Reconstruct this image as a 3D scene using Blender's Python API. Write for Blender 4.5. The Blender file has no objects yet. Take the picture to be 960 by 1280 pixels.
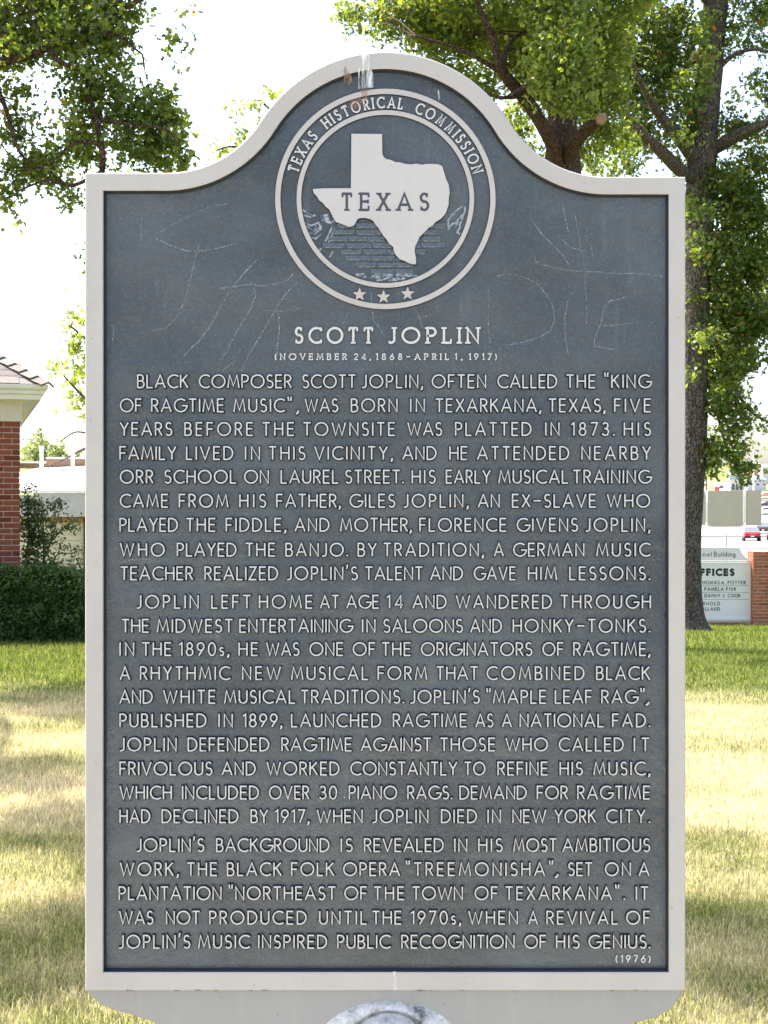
import bpy, math, random
import numpy as np
from mathutils import Vector, noise as mnoise
random.seed(7); rng = np.random.default_rng(7)
scn = bpy.context.scene; COL = scn.collection
PI = math.pi
# ------------------------------------------------------------------ camera
F = 1743.0; CAMH = 1.5; CD = 1.6           # focal length in photo pixels, eye height, distance to the marker
cam = bpy.data.cameras.new('camera'); camo = bpy.data.objects.new('camera', cam); COL.objects.link(camo)
camo.location = (0, -CD, CAMH); camo.rotation_euler = (PI/2, 0, 0)
cam.sensor_fit = 'VERTICAL'; cam.sensor_height = 36; cam.lens = F/1280*36; cam.clip_start = .05; cam.clip_end = 20000
scn.camera = camo
# ------------------------------------------------------------------ light
SUN_EL, SUN_AZ = 57.0, -60.0               # azimuth from +Y (behind the marker), negative = to the left
w = bpy.data.worlds.new('World'); scn.world = w; w.use_nodes = True
nt = w.node_tree; bg = nt.nodes['Background']
sky = nt.nodes.new('ShaderNodeTexSky'); sky.sky_type = 'NISHITA'; sky.sun_disc = False
sky.sun_elevation = math.radians(SUN_EL); sky.sun_rotation = math.radians(SUN_AZ)
sky.air_density = 1.0; sky.dust_density = 4.0; sky.ozone_density = 1.0
nt.links.new(sky.outputs[0], bg.inputs[0]); bg.inputs[1].default_value = 0.15
sl = bpy.data.lights.new('sun', 'SUN'); sl.energy = 5.0; sl.angle = math.radians(.6); sl.color = (1, .95, .86)
so = bpy.data.objects.new('sun', sl); COL.objects.link(so)
_e, _a = math.radians(SUN_EL), math.radians(SUN_AZ)
sdir = Vector((math.sin(_a)*math.cos(_e), math.cos(_a)*math.cos(_e), math.sin(_e)))
so.rotation_euler = sdir.to_track_quat('Z', 'Y').to_euler(); so.location = (0, 0, 30)
vs = scn.view_settings; vs.view_transform = 'Standard'; vs.look = 'None'; vs.gamma = 1; vs.exposure = 1.85
cy = scn.cycles
cy.max_bounces = 7; cy.diffuse_bounces = 4; cy.glossy_bounces = 3; cy.transmission_bounces = 4; cy.transparent_max_bounces = 8
# ------------------------------------------------------------------ helpers
def empty(name, loc=(0, 0, 0)):
    o = bpy.data.objects.new(name, None); COL.objects.link(o); o.location = loc; o.empty_display_size = .1; return o
def tag(o, label=None, cat=None, group=None, kind=None):
    if label: o['label'] = label
    if cat: o['category'] = cat
    if group: o['group'] = group
    if kind: o['kind'] = kind
    return o
def link(name, me, parent=None, loc=None):
    """link a mesh given in WORLD coordinates (parents are unrotated empties)"""
    o = bpy.data.objects.new(name, me); COL.objects.link(o)
    if parent is not None:
        o.parent = parent
    if loc is not None: o.location = loc
    return o
def wpos(o):
    p = Vector((0, 0, 0))
    while o is not None: p += o.location; o = o.parent
    return p
class MB:
    def __init__(s): s.v = []; s.f = []; s.m = []
    def add(s, vs, fs, m=0):
        b = len(s.v); s.v += [tuple(p) for p in vs]
        for f in fs: s.f.append(tuple(b+i for i in f)); s.m.append(m)
    def box(s, x0, x1, y0, y1, z0, z1, m=0):
        s.add([(x0,y0,z0),(x1,y0,z0),(x1,y1,z0),(x0,y1,z0),(x0,y0,z1),(x1,y0,z1),(x1,y1,z1),(x0,y1,z1)],
              [(0,3,2,1),(4,5,6,7),(0,1,5,4),(1,2,6,5),(2,3,7,6),(3,0,4,7)], m)
    def bbox(s, x0, x1, y0, y1, z0, z1, b, m=0):
        """box with chamfered front (-y) edges"""
        s.add([(x0,y0+b,z0),(x1,y0+b,z0),(x1,y0+b,z1),(x0,y0+b,z1),
               (x0+b,y0,z0+b),(x1-b,y0,z0+b),(x1-b,y0,z1-b),(x0+b,y0,z1-b),
               (x0,y1,z0),(x1,y1,z0),(x1,y1,z1),(x0,y1,z1)],
              [(4,5,6,7),(0,1,5,4),(1,2,6,5),(2,3,7,6),(3,0,4,7),(8,9,1,0),(9,10,2,1),(10,11,3,2),(11,8,0,3),(11,10,9,8)], m)
    def tube(s, pts, rad, n=8, m=0, cap=True, jit=0):
        pts = [Vector(p) for p in pts]; b = len(s.v); N = len(pts)
        if not hasattr(rad, '__len__'): rad = [rad]*N
        ref = Vector((0, 1, 0))
        for i, p in enumerate(pts):
            t = (pts[min(i+1, N-1)]-pts[max(i-1, 0)])
            if t.length < 1e-9: t = Vector((0, 0, 1))
            t.normalize()
            u = t.cross(ref)
            if u.length < .05: u = t.cross(Vector((1, 0, 0)))
            u.normalize(); v = t.cross(u)
            for k in range(n):
                a = 2*PI*k/n
                r = rad[i]*(1+jit*mnoise.noise(Vector((k*1.7, p.z*2.2, p.x*2+i*.13))))
                s.v.append(tuple(p+u*(math.cos(a)*r)+v*(math.sin(a)*r)))
        for i in range(N-1):
            for k in range(n):
                k2 = (k+1) % n
                s.f.append((b+i*n+k, b+i*n+k2, b+(i+1)*n+k2, b+(i+1)*n+k)); s.m.append(m)
        if cap:
            s.f.append(tuple(b+k for k in range(n))[::-1]); s.m.append(m)
            s.f.append(tuple(b+(N-1)*n+k for k in range(n))); s.m.append(m)
    def mesh(s, name, mats, origin=(0, 0, 0), smooth=False):
        ox, oy, oz = origin
        me = bpy.data.meshes.new(name); me.from_pydata([(x-ox, y-oy, z-oz) for x, y, z in s.v], [], s.f)
        if not isinstance(mats, (list, tuple)): mats = [mats]
        for mm in mats: me.materials.append(mm)
        if len(mats) > 1: me.polygons.foreach_set('material_index', s.m)
        if smooth: me.polygons.foreach_set('use_smooth', [True]*len(me.polygons))
        me.update(); return me
    def build(s, name, mats, parent=None, smooth=False):
        """object whose own origin is the parent's"""
        me = s.mesh(name, mats, tuple(wpos(parent)) if parent else (0, 0, 0), smooth)
        return link(name, me, parent)
def np_mesh(name, verts, faces, mats, rnd=None, smooth=False):
    """verts (N,3), faces (M,k) equal size"""
    me = bpy.data.meshes.new(name); N = len(verts); M, k = faces.shape
    me.vertices.add(N); me.vertices.foreach_set('co', verts.astype(np.float32).ravel())
    me.loops.add(M*k); me.loops.foreach_set('vertex_index', faces.astype(np.int32).ravel())
    me.polygons.add(M); me.polygons.foreach_set('loop_start', np.arange(0, M*k, k, dtype=np.int32))
    me.polygons.foreach_set('loop_total', np.full(M, k, dtype=np.int32))
    me.materials.append(mats)
    if rnd is not None:
        a = me.attributes.new('rnd', 'FLOAT', 'POINT'); a.data.foreach_set('value', rnd.astype(np.float32))
    if smooth: me.polygons.foreach_set('use_smooth', np.ones(M, dtype=bool))
    me.update(calc_edges=True); return me
# ------------------------------------------------------------------ materials
def srgb(r, g, b):
    f = lambda c: (c/255/12.92 if c/255 <= .04045 else ((c/255+.055)/1.055)**2.4)
    return (f(r), f(g), f(b), 1)
class Mat:
    def __init__(s, name):
        s.m = bpy.data.materials.new(name); s.m.use_nodes = True; s.t = s.m.node_tree
        s.b = s.t.nodes['Principled BSDF']; s.out = s.t.nodes['Material Output']; s.tc = None
    def n(s, typ, **kw):
        nd = s.t.nodes.new(typ)
        for k, v in kw.items():
            if k in nd.inputs.keys(): nd.inputs[k].default_value = v
            else: setattr(nd, k, v)
        return nd
    def l(s, a, b): s.t.links.new(a, b)
    def coord(s, kind='Object'):
        if s.tc is None: s.tc = s.n('ShaderNodeTexCoord')
        return s.tc.outputs[kind]
    def noise(s, scale, detail=4, rough=.55, vec=None, scl=None, dist=0):
        nd = s.n('ShaderNodeTexNoise'); nd.inputs['Scale'].default_value = scale
        nd.inputs['Detail'].default_value = detail; nd.inputs['Roughness'].default_value = rough
        nd.inputs['Distortion'].default_value = dist
        v = vec or s.coord()
        if scl:
            mp = s.n('ShaderNodeMapping'); mp.inputs['Scale'].default_value = scl; s.l(v, mp.inputs[0]); v = mp.outputs[0]
        s.l(v, nd.inputs['Vector']); return nd.outputs['Fac']
    def ramp(s, fac, stops, interp='LINEAR'):
        r = s.n('ShaderNodeValToRGB'); cr = r.color_ramp; cr.interpolation = interp
        while len(cr.elements) < len(stops): cr.elements.new(.5)
        for e, (p, c) in zip(cr.elements, stops):
            e.position = p; e.color = c if hasattr(c, '__len__') else (c, c, c, 1)
        s.l(fac, r.inputs[0]); return r.outputs[0]
    def mix(s, fac, a, b, mode='MIX'):
        m = s.n('ShaderNodeMix'); m.data_type = 'RGBA'; m.blend_type = mode
        for i, v in ((0, fac), (6, a), (7, b)):
            if hasattr(v, 'links'): s.l(v, m.inputs[i])
            else: m.inputs[i].default_value = v
        return m.outputs[2]
    def bump(s, h, strength=.3, dist=.01, prev=None):
        b = s.n('ShaderNodeBump'); b.inputs['Strength'].default_value = strength; b.inputs['Distance'].default_value = dist
        s.l(h, b.inputs['Height'])
        if prev is not None: s.l(prev, b.inputs['Normal'])
        return b.outputs[0]
    def setp(s, color=None, rough=None, normal=None, spec=None, metal=None):
        for k, v in (('Base Color', color), ('Roughness', rough), ('Normal', normal), ('Specular IOR Level', spec), ('Metallic', metal)):
            if v is None: continue
            if hasattr(v, 'links'): s.l(v, s.b.inputs[k])
            else: s.b.inputs[k].default_value = v
        return s.m
def simple(name, col, rough=.6, var=.12, scale=6, bump=0, bscale=60, spec=.4, metal=0):
    M = Mat(name); n = M.noise(scale, 5)
    c = M.mix(M.ramp(n, [(.3, 0.), (.7, 1.)]), tuple(x*(1-var) for x in col[:3])+(1,), tuple(min(1, x*(1+var)) for x in col[:3])+(1,))
    M.setp(c, rough, spec=spec, metal=metal)
    if bump: M.setp(normal=M.bump(M.noise(bscale, 3), bump, .005))
    return M.m
# marker paints
def mk_panel():
    M = Mat('slate_blue_enamel')
    big = M.noise(5, 5, .6, scl=(1, 1, 1.3), dist=.2); fine = M.noise(420, 3, .6); mid = M.noise(95, 4, .6)
    c = M.mix(M.ramp(big, [(.35, 0.), (.68, 1.)]), (.028, .034, .034, 1), (.078, .087, .085, 1))  # mottled enamel tone, its contrast also painting in the uneven sheen
    dk = M.ramp(M.noise(330, 3, .75), [(.30, .75), (.46, 0.)])
    c = M.mix(dk, c, (.03, .038, .047, 1))
    st = M.ramp(M.noise(30, 3, .6, scl=(2.2, 1, .35)), [(.6, 0.), (.8, .22)])
    c = M.mix(st, c, (.18, .195, .21, 1))
    c = M.mix(M.ramp(M.noise(700, 2, .8), [(.40, .55), (.52, 0.)]), c, (.035, .045, .056, 1))
    c = M.mix(M.ramp(M.noise(520, 2, .8, scl=(1, 1, 1.3)), [(.55, 0.), (.72, .5)]), c, (.155, .175, .19, 1))
    r = M.ramp(M.noise(6, 5, .65), [(.34, .17), (.66, .44)])
    b1 = M.bump(M.noise(6, 3, .55, scl=(.9, 1, 1.6)), .6, .015)
    b2 = M.bump(mid, .6, .002, b1); b3 = M.bump(fine, .6, .001, b2)
    return M.setp(c, r, b3, spec=.6)
def mk_cream(name, col, dirt=.25, chips=False):
    M = Mat(name)
    n = M.ramp(M.noise(9, 5, .6), [(.3, 0.), (.75, 1.)])
    c = M.mix(n, col, tuple(x*.93 for x in col[:3])+(1,))
    d = M.ramp(M.noise(55, 5, .7, scl=(1, 1, .5)), [(.62, 0.), (.8, dirt)])
    c = M.mix(d, c, (.35, .31, .25, 1))
    c = M.mix(M.ramp(M.noise(150, 3, .65), [(.70, 0.), (.73, .7)]), c, (.17, .13, .10, 1))
    c = M.mix(M.ramp(M.noise(5, 5, .7, scl=(1, 1, .6)), [(.50, 0.), (.72, .28)]), c, (.28, .25, .21, 1))
    if chips: c = M.mix(M.ramp(M.noise(330, 4, .75), [(.60, 0.), (.66, .75)]), c, (.16, .175, .19, 1))
    st = M.ramp(M.noise(45, 3, .6, scl=(2.5, 1, .22)), [(.52, 0.), (.75, .16)]); c = M.mix(st, c, (.40, .38, .34, 1))
    return M.setp(c, M.ramp(n, [(0, .34), (1, .5)]), M.bump(M.noise(16, 3), .15, .004, M.bump(M.noise(260, 3), .3, .001)), spec=.45)
m_panel = mk_panel()
m_cream = mk_cream('cream_paint', (.425, .392, .345, 1))
m_side = simple('dark_edge_shade_paint', (.020, .025, .031), .5, .1)  # dark side paint, deepened to stand in for shadow beside raised letters
m_letter = mk_cream('cream_lettering_paint', (.52, .50, .455, 1), .45, True)
m_map = mk_cream('cream_map_paint', (.47, .438, .395, 1), .25)
m_chip = simple('bare_metal_chip', (.20, .15, .12), .6, .3, 200)
m_ink = simple('engraved_dark_paint', (.05, .055, .065), .5)
m_plate = mk_cream('grey_plate_paint', (.285, .275, .255, 1), .9)
def mk_boss():
    M = Mat('glossy_aluminium_paint'); n = M.noise(38, 6, .75)
    c = M.ramp(n, [(.36, (.08, .08, .08, 1)), (.43, (.33, .33, .32, 1)), (.56, (.60, .58, .55, 1)), (.66, (.30, .26, .21, 1))])
    return M.setp(c, M.ramp(M.noise(20, 3), [(.3, .16), (.7, .5)]), M.bump(M.noise(90, 5, .7), .7, .004, M.bump(M.noise(22, 2), .5, .01)), spec=.7)
m_boss = mk_boss()
def mk_relief():
    M = Mat('relief_worn_paint'); n = M.ramp(M.noise(160, 4, .7), [(.40, 0.), (.56, 1.)])
    return M.setp(M.mix(n, (.08, .10, .12, 1), (.31, .34, .37, 1)), .32, M.bump(M.noise(300, 3), .4, .0015), spec=.6)
m_relief = mk_relief()
m_relief_d = simple('relief_dark_paint', (.07, .088, .108), .35, .3, 150, .5, 200)
def mk_scratch(name, col, lo, hi, scl=(1, 1, 1), sc=520):
    M = Mat(name); M.setp(col, .6)
    tr = M.n('ShaderNodeBsdfTransparent'); mx = M.n('ShaderNodeMixShader')
    f = M.ramp(M.noise(sc, 4, .7, scl=scl), [(lo, 0.), (hi, 1.)])
    if name.startswith('scratch'):
        oi = M.n('ShaderNodeObjectInfo'); ml = M.n('ShaderNodeMath', operation='MULTIPLY'); mr = M.n('ShaderNodeMapRange'); mr.inputs[3].default_value = .45; mr.inputs[4].default_value = .85
        M.l(oi.outputs['Random'], mr.inputs[0]); M.l(f, ml.inputs[0]); M.l(mr.outputs[0], ml.inputs[1]); f = ml.outputs[0]
    M.l(f, mx.inputs[0]); M.l(tr.outputs[0], mx.inputs[1]); M.l(M.b.outputs[0], mx.inputs[2]); M.l(mx.outputs[0], M.out.inputs[0])
    return M.m
m_scratch = mk_scratch('scratch_bare_metal', (.36, .38, .40, 1), .38, .64)
m_rust = mk_scratch('rust_drip', (.33, .16, .075, 1), .36, .74, (2.0, 1, .35), 160)
m_drop = mk_scratch('white_dropping', (.80, .79, .76, 1), .34, .70, (2.4, 1, .22), 110)
# setting
def mk_brick(name, c1, c2):
    M = Mat(name); oi = M.n('ShaderNodeObjectInfo')
    c = M.ramp(oi.outputs['Random'], [(0, c1), (.5, c2), (1, tuple(x*.62 for x in c1[:3])+(1,))])
    c = M.mix(M.ramp(M.noise(26, 5, .7), [(.35, 0.), (.75, .5)]), c, tuple(x*.5 for x in c1[:3])+(1,))
    return M.setp(c, .85, M.bump(M.noise(120, 4), .5, .004), spec=.2)
m_brick = mk_brick('red_brick', (.22, .055, .032, 1), (.30, .085, .048, 1))
m_brick2 = mk_brick('orange_brick', (.38, .10, .055, 1), (.46, .15, .08, 1))
m_mortar = simple('mortar', (.50, .42, .34), .9, .15, 20, .4)
m_white = simple('white_trim_paint', (.72, .70, .64), .5, .06, 4)
m_frieze = simple('cream_board_paint', (.60, .54, .45), .6, .08, 5)
m_shingle = None
def mk_shingle():
    M = Mat('asphalt_shingle'); oi = M.n('ShaderNodeObjectInfo')
    c = M.ramp(oi.outputs['Random'], [(0, (.15, .135, .125, 1)), (1, (.24, .215, .20, 1))])
    c = M.mix(M.ramp(M.noise(70, 4, .8), [(.4, 0.), (.7, .6)]), c, (.12, .10, .095, 1))
    return M.setp(c, .9, M.bump(M.noise(200, 3), .6, .004), spec=.15)
m_shingle = mk_shingle()
def mk_leaf(name, dark, light, trans=.42, tip=None):
    M = Mat(name); at = M.n('ShaderNodeAttribute'); at.attribute_name = 'rnd'
    st = [(0, dark), (.75, light)]
    if tip: st += [(.955, light), (.985, tip)]
    c = M.ramp(at.outputs['Fac'], st)
    M.setp(c, .42, spec=.35)
    tl = M.n('ShaderNodeBsdfTranslucent'); mx = M.n('ShaderNodeMixShader')
    tc = M.mix(1.0, c, (1.75, 1.55, .55, 1), 'MULTIPLY'); M.l(tc, tl.inputs[0])
    mx.inputs[0].default_value = trans
    M.l(M.b.outputs[0], mx.inputs[1]); M.l(tl.outputs[0], mx.inputs[2]); M.l(mx.outputs[0], M.out.inputs[0])
    return M.m
m_leaf_oak = mk_leaf('oak_leaf', (.050, .092, .022, 1), (.180, .240, .060, 1), .5, (.30, .11, .05, 1))
m_leaf_left = mk_leaf('oak_leaf_left', (.050, .095, .022, 1), (.210, .270, .065, 1), .5, (.28, .22, .05, 1))
m_leaf_mid = mk_leaf('oak_leaf_mid', (.085, .135, .032, 1), (.235, .300, .080, 1), .52, (.28, .20, .05, 1))
m_leaf_light = mk_leaf('young_leaf', (.14, .20, .05, 1), (.26, .33, .09, 1), .5)
m_leaf_hedge = mk_leaf('hedge_leaf', (.022, .055, .014, 1), (.075, .135, .034, 1), .3)
m_leaf_shrub = mk_leaf('shrub_leaf', (.055, .095, .045, 1), (.14, .20, .085, 1), .35)
m_leaf_far2 = mk_leaf('distant_tree_leaf', (.07, .11, .035, 1), (.17, .23, .085, 1), .4)
m_leaf_far = mk_leaf('far_leaf', (.10, .14, .05, 1), (.21, .26, .10, 1), .4)
def mk_bark(name, a, b):
    M = Mat(name)
    n = M.noise(14, 6, .65, scl=(3.0, 3.0, .55)); n2 = M.noise(3, 3)
    c = M.mix(M.ramp(n, [(.35, 0.), (.65, 1.)]), a, b)
    c = M.mix(M.ramp(n2, [(.5, 0.), (.8, .4)]), c, (.16, .18, .12, 1))
    vo = M.n('ShaderNodeTexVoronoi'); mp = M.n('ShaderNodeMapping'); mp.inputs['Scale'].default_value = (14, 14, 3.0); M.l(M.coord(), mp.inputs[0])
    M.l(mp.outputs[0], vo.inputs['Vector']); vo.feature = 'DISTANCE_TO_EDGE'; vr = M.ramp(vo.outputs['Distance'], [(0, 0.), (.16, 1.)])
    c = M.mix(vr, tuple(x*.55 for x in a[:3])+(1,), c)
    return M.setp(c, .9, M.bump(vr, .9, .04, M.bump(n, .9, .03)), spec=.15)
m_bark = mk_bark('oak_bark', (.085, .066, .052, 1), (.31, .26, .215, 1))
m_bark_warm = mk_bark('warm_bark', (.060, .038, .026, 1), (.19, .125, .085, 1))
m_cutwood = simple('cut_wood', (.26, .16, .105), .8, .3, 20)
# ------------------------------------------------------------------ terrain
PROF = [(-60, 0), (14, 0), (17, -.05), (21, -.31), (24, -.47), (35, -.8), (60, -1.2), (90, -1.5), (170, -1.5), (300, 2.0), (500, 9.2), (700, 18), (1000, 34), (1500, 48), (6000, 60)]
def gz(D):
    for (a, za), (b, zb) in zip(PROF, PROF[1:]):
        if D <= b: return za+(zb-za)*(D-a)/(b-a)
    return PROF[-1][1]
def W(px, py, D): return Vector(((px-480)/F*D, D-CD, CAMH+(640-py)/F*D))
def sheet(name, mat, D0, D1, x0, x1, dz, jag=0, seed=0):
    ds = sorted(set([D0, D1]+[d for d, _ in PROF if D0 < d < D1]))
    if jag:                                    # an irregular front and back edge
        n = int((x1-x0)/.08); V = []; Fc = []
        for i in range(n+1):
            x = x0+(x1-x0)*i/n
            for d, sg in ((D0, 1), (D1, -1)):
                dd = d+sg*jag*mnoise.noise(Vector((x*2.3, seed+d, 0))); V.append((x, dd-CD, gz(dd)+dz))
        for i in range(n): Fc.append((2*i, 2*i+2, 2*i+3, 2*i+1))
        me = bpy.data.meshes.new(name); me.from_pydata(V, [], Fc)
    else:
        V = []; Fc = []
        for d in ds: V += [(x0, d-CD, gz(d)+dz), (x1, d-CD, gz(d)+dz)]
        for i in range(len(ds)-1): Fc.append((2*i, 2*i+1, 2*i+3, 2*i+2))
        me = bpy.data.meshes.new(name); me.from_pydata(V, [], Fc)
    me.materials.append(mat); o = link(name, me); o['kind'] = 'structure'; return o
GREEN = [(.075, .110, .022, 1), (.15, .19, .045, 1)]
def grass_color(M, fac):
    """fac 0..1 per blade; lush near the hedge and trees, dry straw on the open lawn, in patches"""
    pos = M.n('ShaderNodeNewGeometry').outputs['Position']
    sep = M.n('ShaderNodeSeparateXYZ'); M.l(pos, sep.inputs[0])
    mr = M.n('ShaderNodeMapRange'); M.l(sep.outputs[1], mr.inputs[0])
    mr.inputs[1].default_value = 9.2; mr.inputs[2].default_value = 11.6; mr.inputs[3].default_value = 0; mr.inputs[4].default_value = .70
    mn = M.n('ShaderNodeMapRange'); M.l(sep.outputs[1], mn.inputs[0]); mn.inputs[1].default_value = 3.6; mn.inputs[2].default_value = 5.4; mn.inputs[3].default_value = .17; mn.inputs[4].default_value = 0
    ad = M.n('ShaderNodeMath', operation='ADD'); M.l(mr.outputs[0], ad.inputs[0]); M.l(mn.outputs[0], ad.inputs[1]); mr = ad
    patch = M.noise(.75, 4, .6, vec=pos, scl=(1, 1.6, 1)); fine = M.noise(7, 3, .6, vec=pos)
    a = M.n('ShaderNodeMath', operation='ADD'); M.l(mr.outputs[0], a.inputs[0]); M.l(patch, a.inputs[1])
    b = M.n('ShaderNodeMath', operation='ADD'); M.l(a.outputs[0], b.inputs[0])
    f2 = M.n('ShaderNodeMath', operation='MULTIPLY'); M.l(fine, f2.inputs[0]); f2.inputs[1].default_value = .35; M.l(f2.outputs[0], b.inputs[1])
    if fac is not None:
        f3 = M.n('ShaderNodeMath', operation='MULTIPLY_ADD'); M.l(M.noise(90, 1, .5, vec=pos), f3.inputs[0]); f3.inputs[1].default_value = .7; f3.inputs[2].default_value = -.33
        b2 = M.n('ShaderNodeMath', operation='ADD'); M.l(b.outputs[0], b2.inputs[0]); M.l(f3.outputs[0], b2.inputs[1]); b = b2
    g = M.ramp(b.outputs[0], [(.60, 0.), (1.02, 1.)])
    if fac is None: straw = (.42, .36, .22, 1); green = (.105, .145, .033, 1)
    else:
        straw = M.ramp(fac, [(0, (.34, .285, .19, 1)), (.45, (.56, .50, .36, 1)), (1, (.72, .68, .53, 1))])
        green = M.ramp(fac, [(0, (.070, .11, .022, 1)), (.7, (.15, .20, .045, 1)), (1, (.30, .30, .10, 1))])
    return M.mix(g, straw, green)
def mk_ground():
    M = Mat('lawn_soil'); c = grass_color(M, None)
    c = M.mix(M.ramp(M.noise(30, 6, .7), [(.35, .0), (.7, .75)]), c, (.17, .135, .07, 1))
    return M.setp(c, .95, M.bump(M.noise(60, 5, .8), .8, .03), spec=.1)
def mk_blade():
    M = Mat('grass_blade'); at = M.n('ShaderNodeAttribute'); at.attribute_name = 'rnd'
    c = grass_color(M, at.outputs['Fac']); M.setp(c, .6, spec=.2)
    tl = M.n('ShaderNodeBsdfTranslucent'); mx = M.n('ShaderNodeMixShader'); mx.inputs[0].default_value = .48
    M.l(M.mix(1., c, (1.3, 1.2, .8, 1), 'MULTIPLY'), tl.inputs[0])
    M.l(M.b.outputs[0], mx.inputs[1]); M.l(tl.outputs[0], mx.inputs[2]); M.l(mx.outputs[0], M.out.inputs[0]); return M.m
m_ground = mk_ground(); m_blade = mk_blade()
g = sheet('ground', m_ground, -60, 6000, -4000, 4000, 0)
m_conc = simple('pale_concrete', (.42, .40, .36), .9, .12, .3, .3, 5)
m_asph = simple('worn_asphalt', (.16, .155, .15), .9, .15, .2, .3, 5)
sheet('pavement', m_conc, -1.4, .6, -60, 60, .004)
sheet('unseen_dark_road', m_asph, -14, -1.4, -200, 200, .004)  # unseen asphalt added behind the camera to darken light and reflections from below
sheet('parking_lot', m_conc, 62, 112, -160, 160, .004)
sheet('street', m_asph, 112, 168, -400, 400, .004)
m_line = simple('road_paint', (.75, .73, .66), .7, .05)
for i, d in enumerate((126.0, 140.0, 154.0)): sheet('lane_line', m_line, d, d+.3, -120, 120, .008)
kb = MB(); kb.box(-400, 400, 111.6-CD, 111.9-CD, -1.6, -1.38); kb.build('street_kerb', m_conc)['kind'] = 'structure'
kb = MB(); kb.box(-400, 400, 168.1-CD, 168.4-CD, -1.6, -1.36); kb.build('street_kerb', m_conc)['kind'] = 'structure'
sheet('far_parking_lot', m_conc, 172, 470, -60, 220, .004)
m_mulch = simple('bark_mulch', (.16, .085, .05), .95, .4, 30, .9, 60)
sheet('mulch_bed', m_mulch, 15.55, 17.4, -9.0, -3.35, .005, jag=.1)
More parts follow.
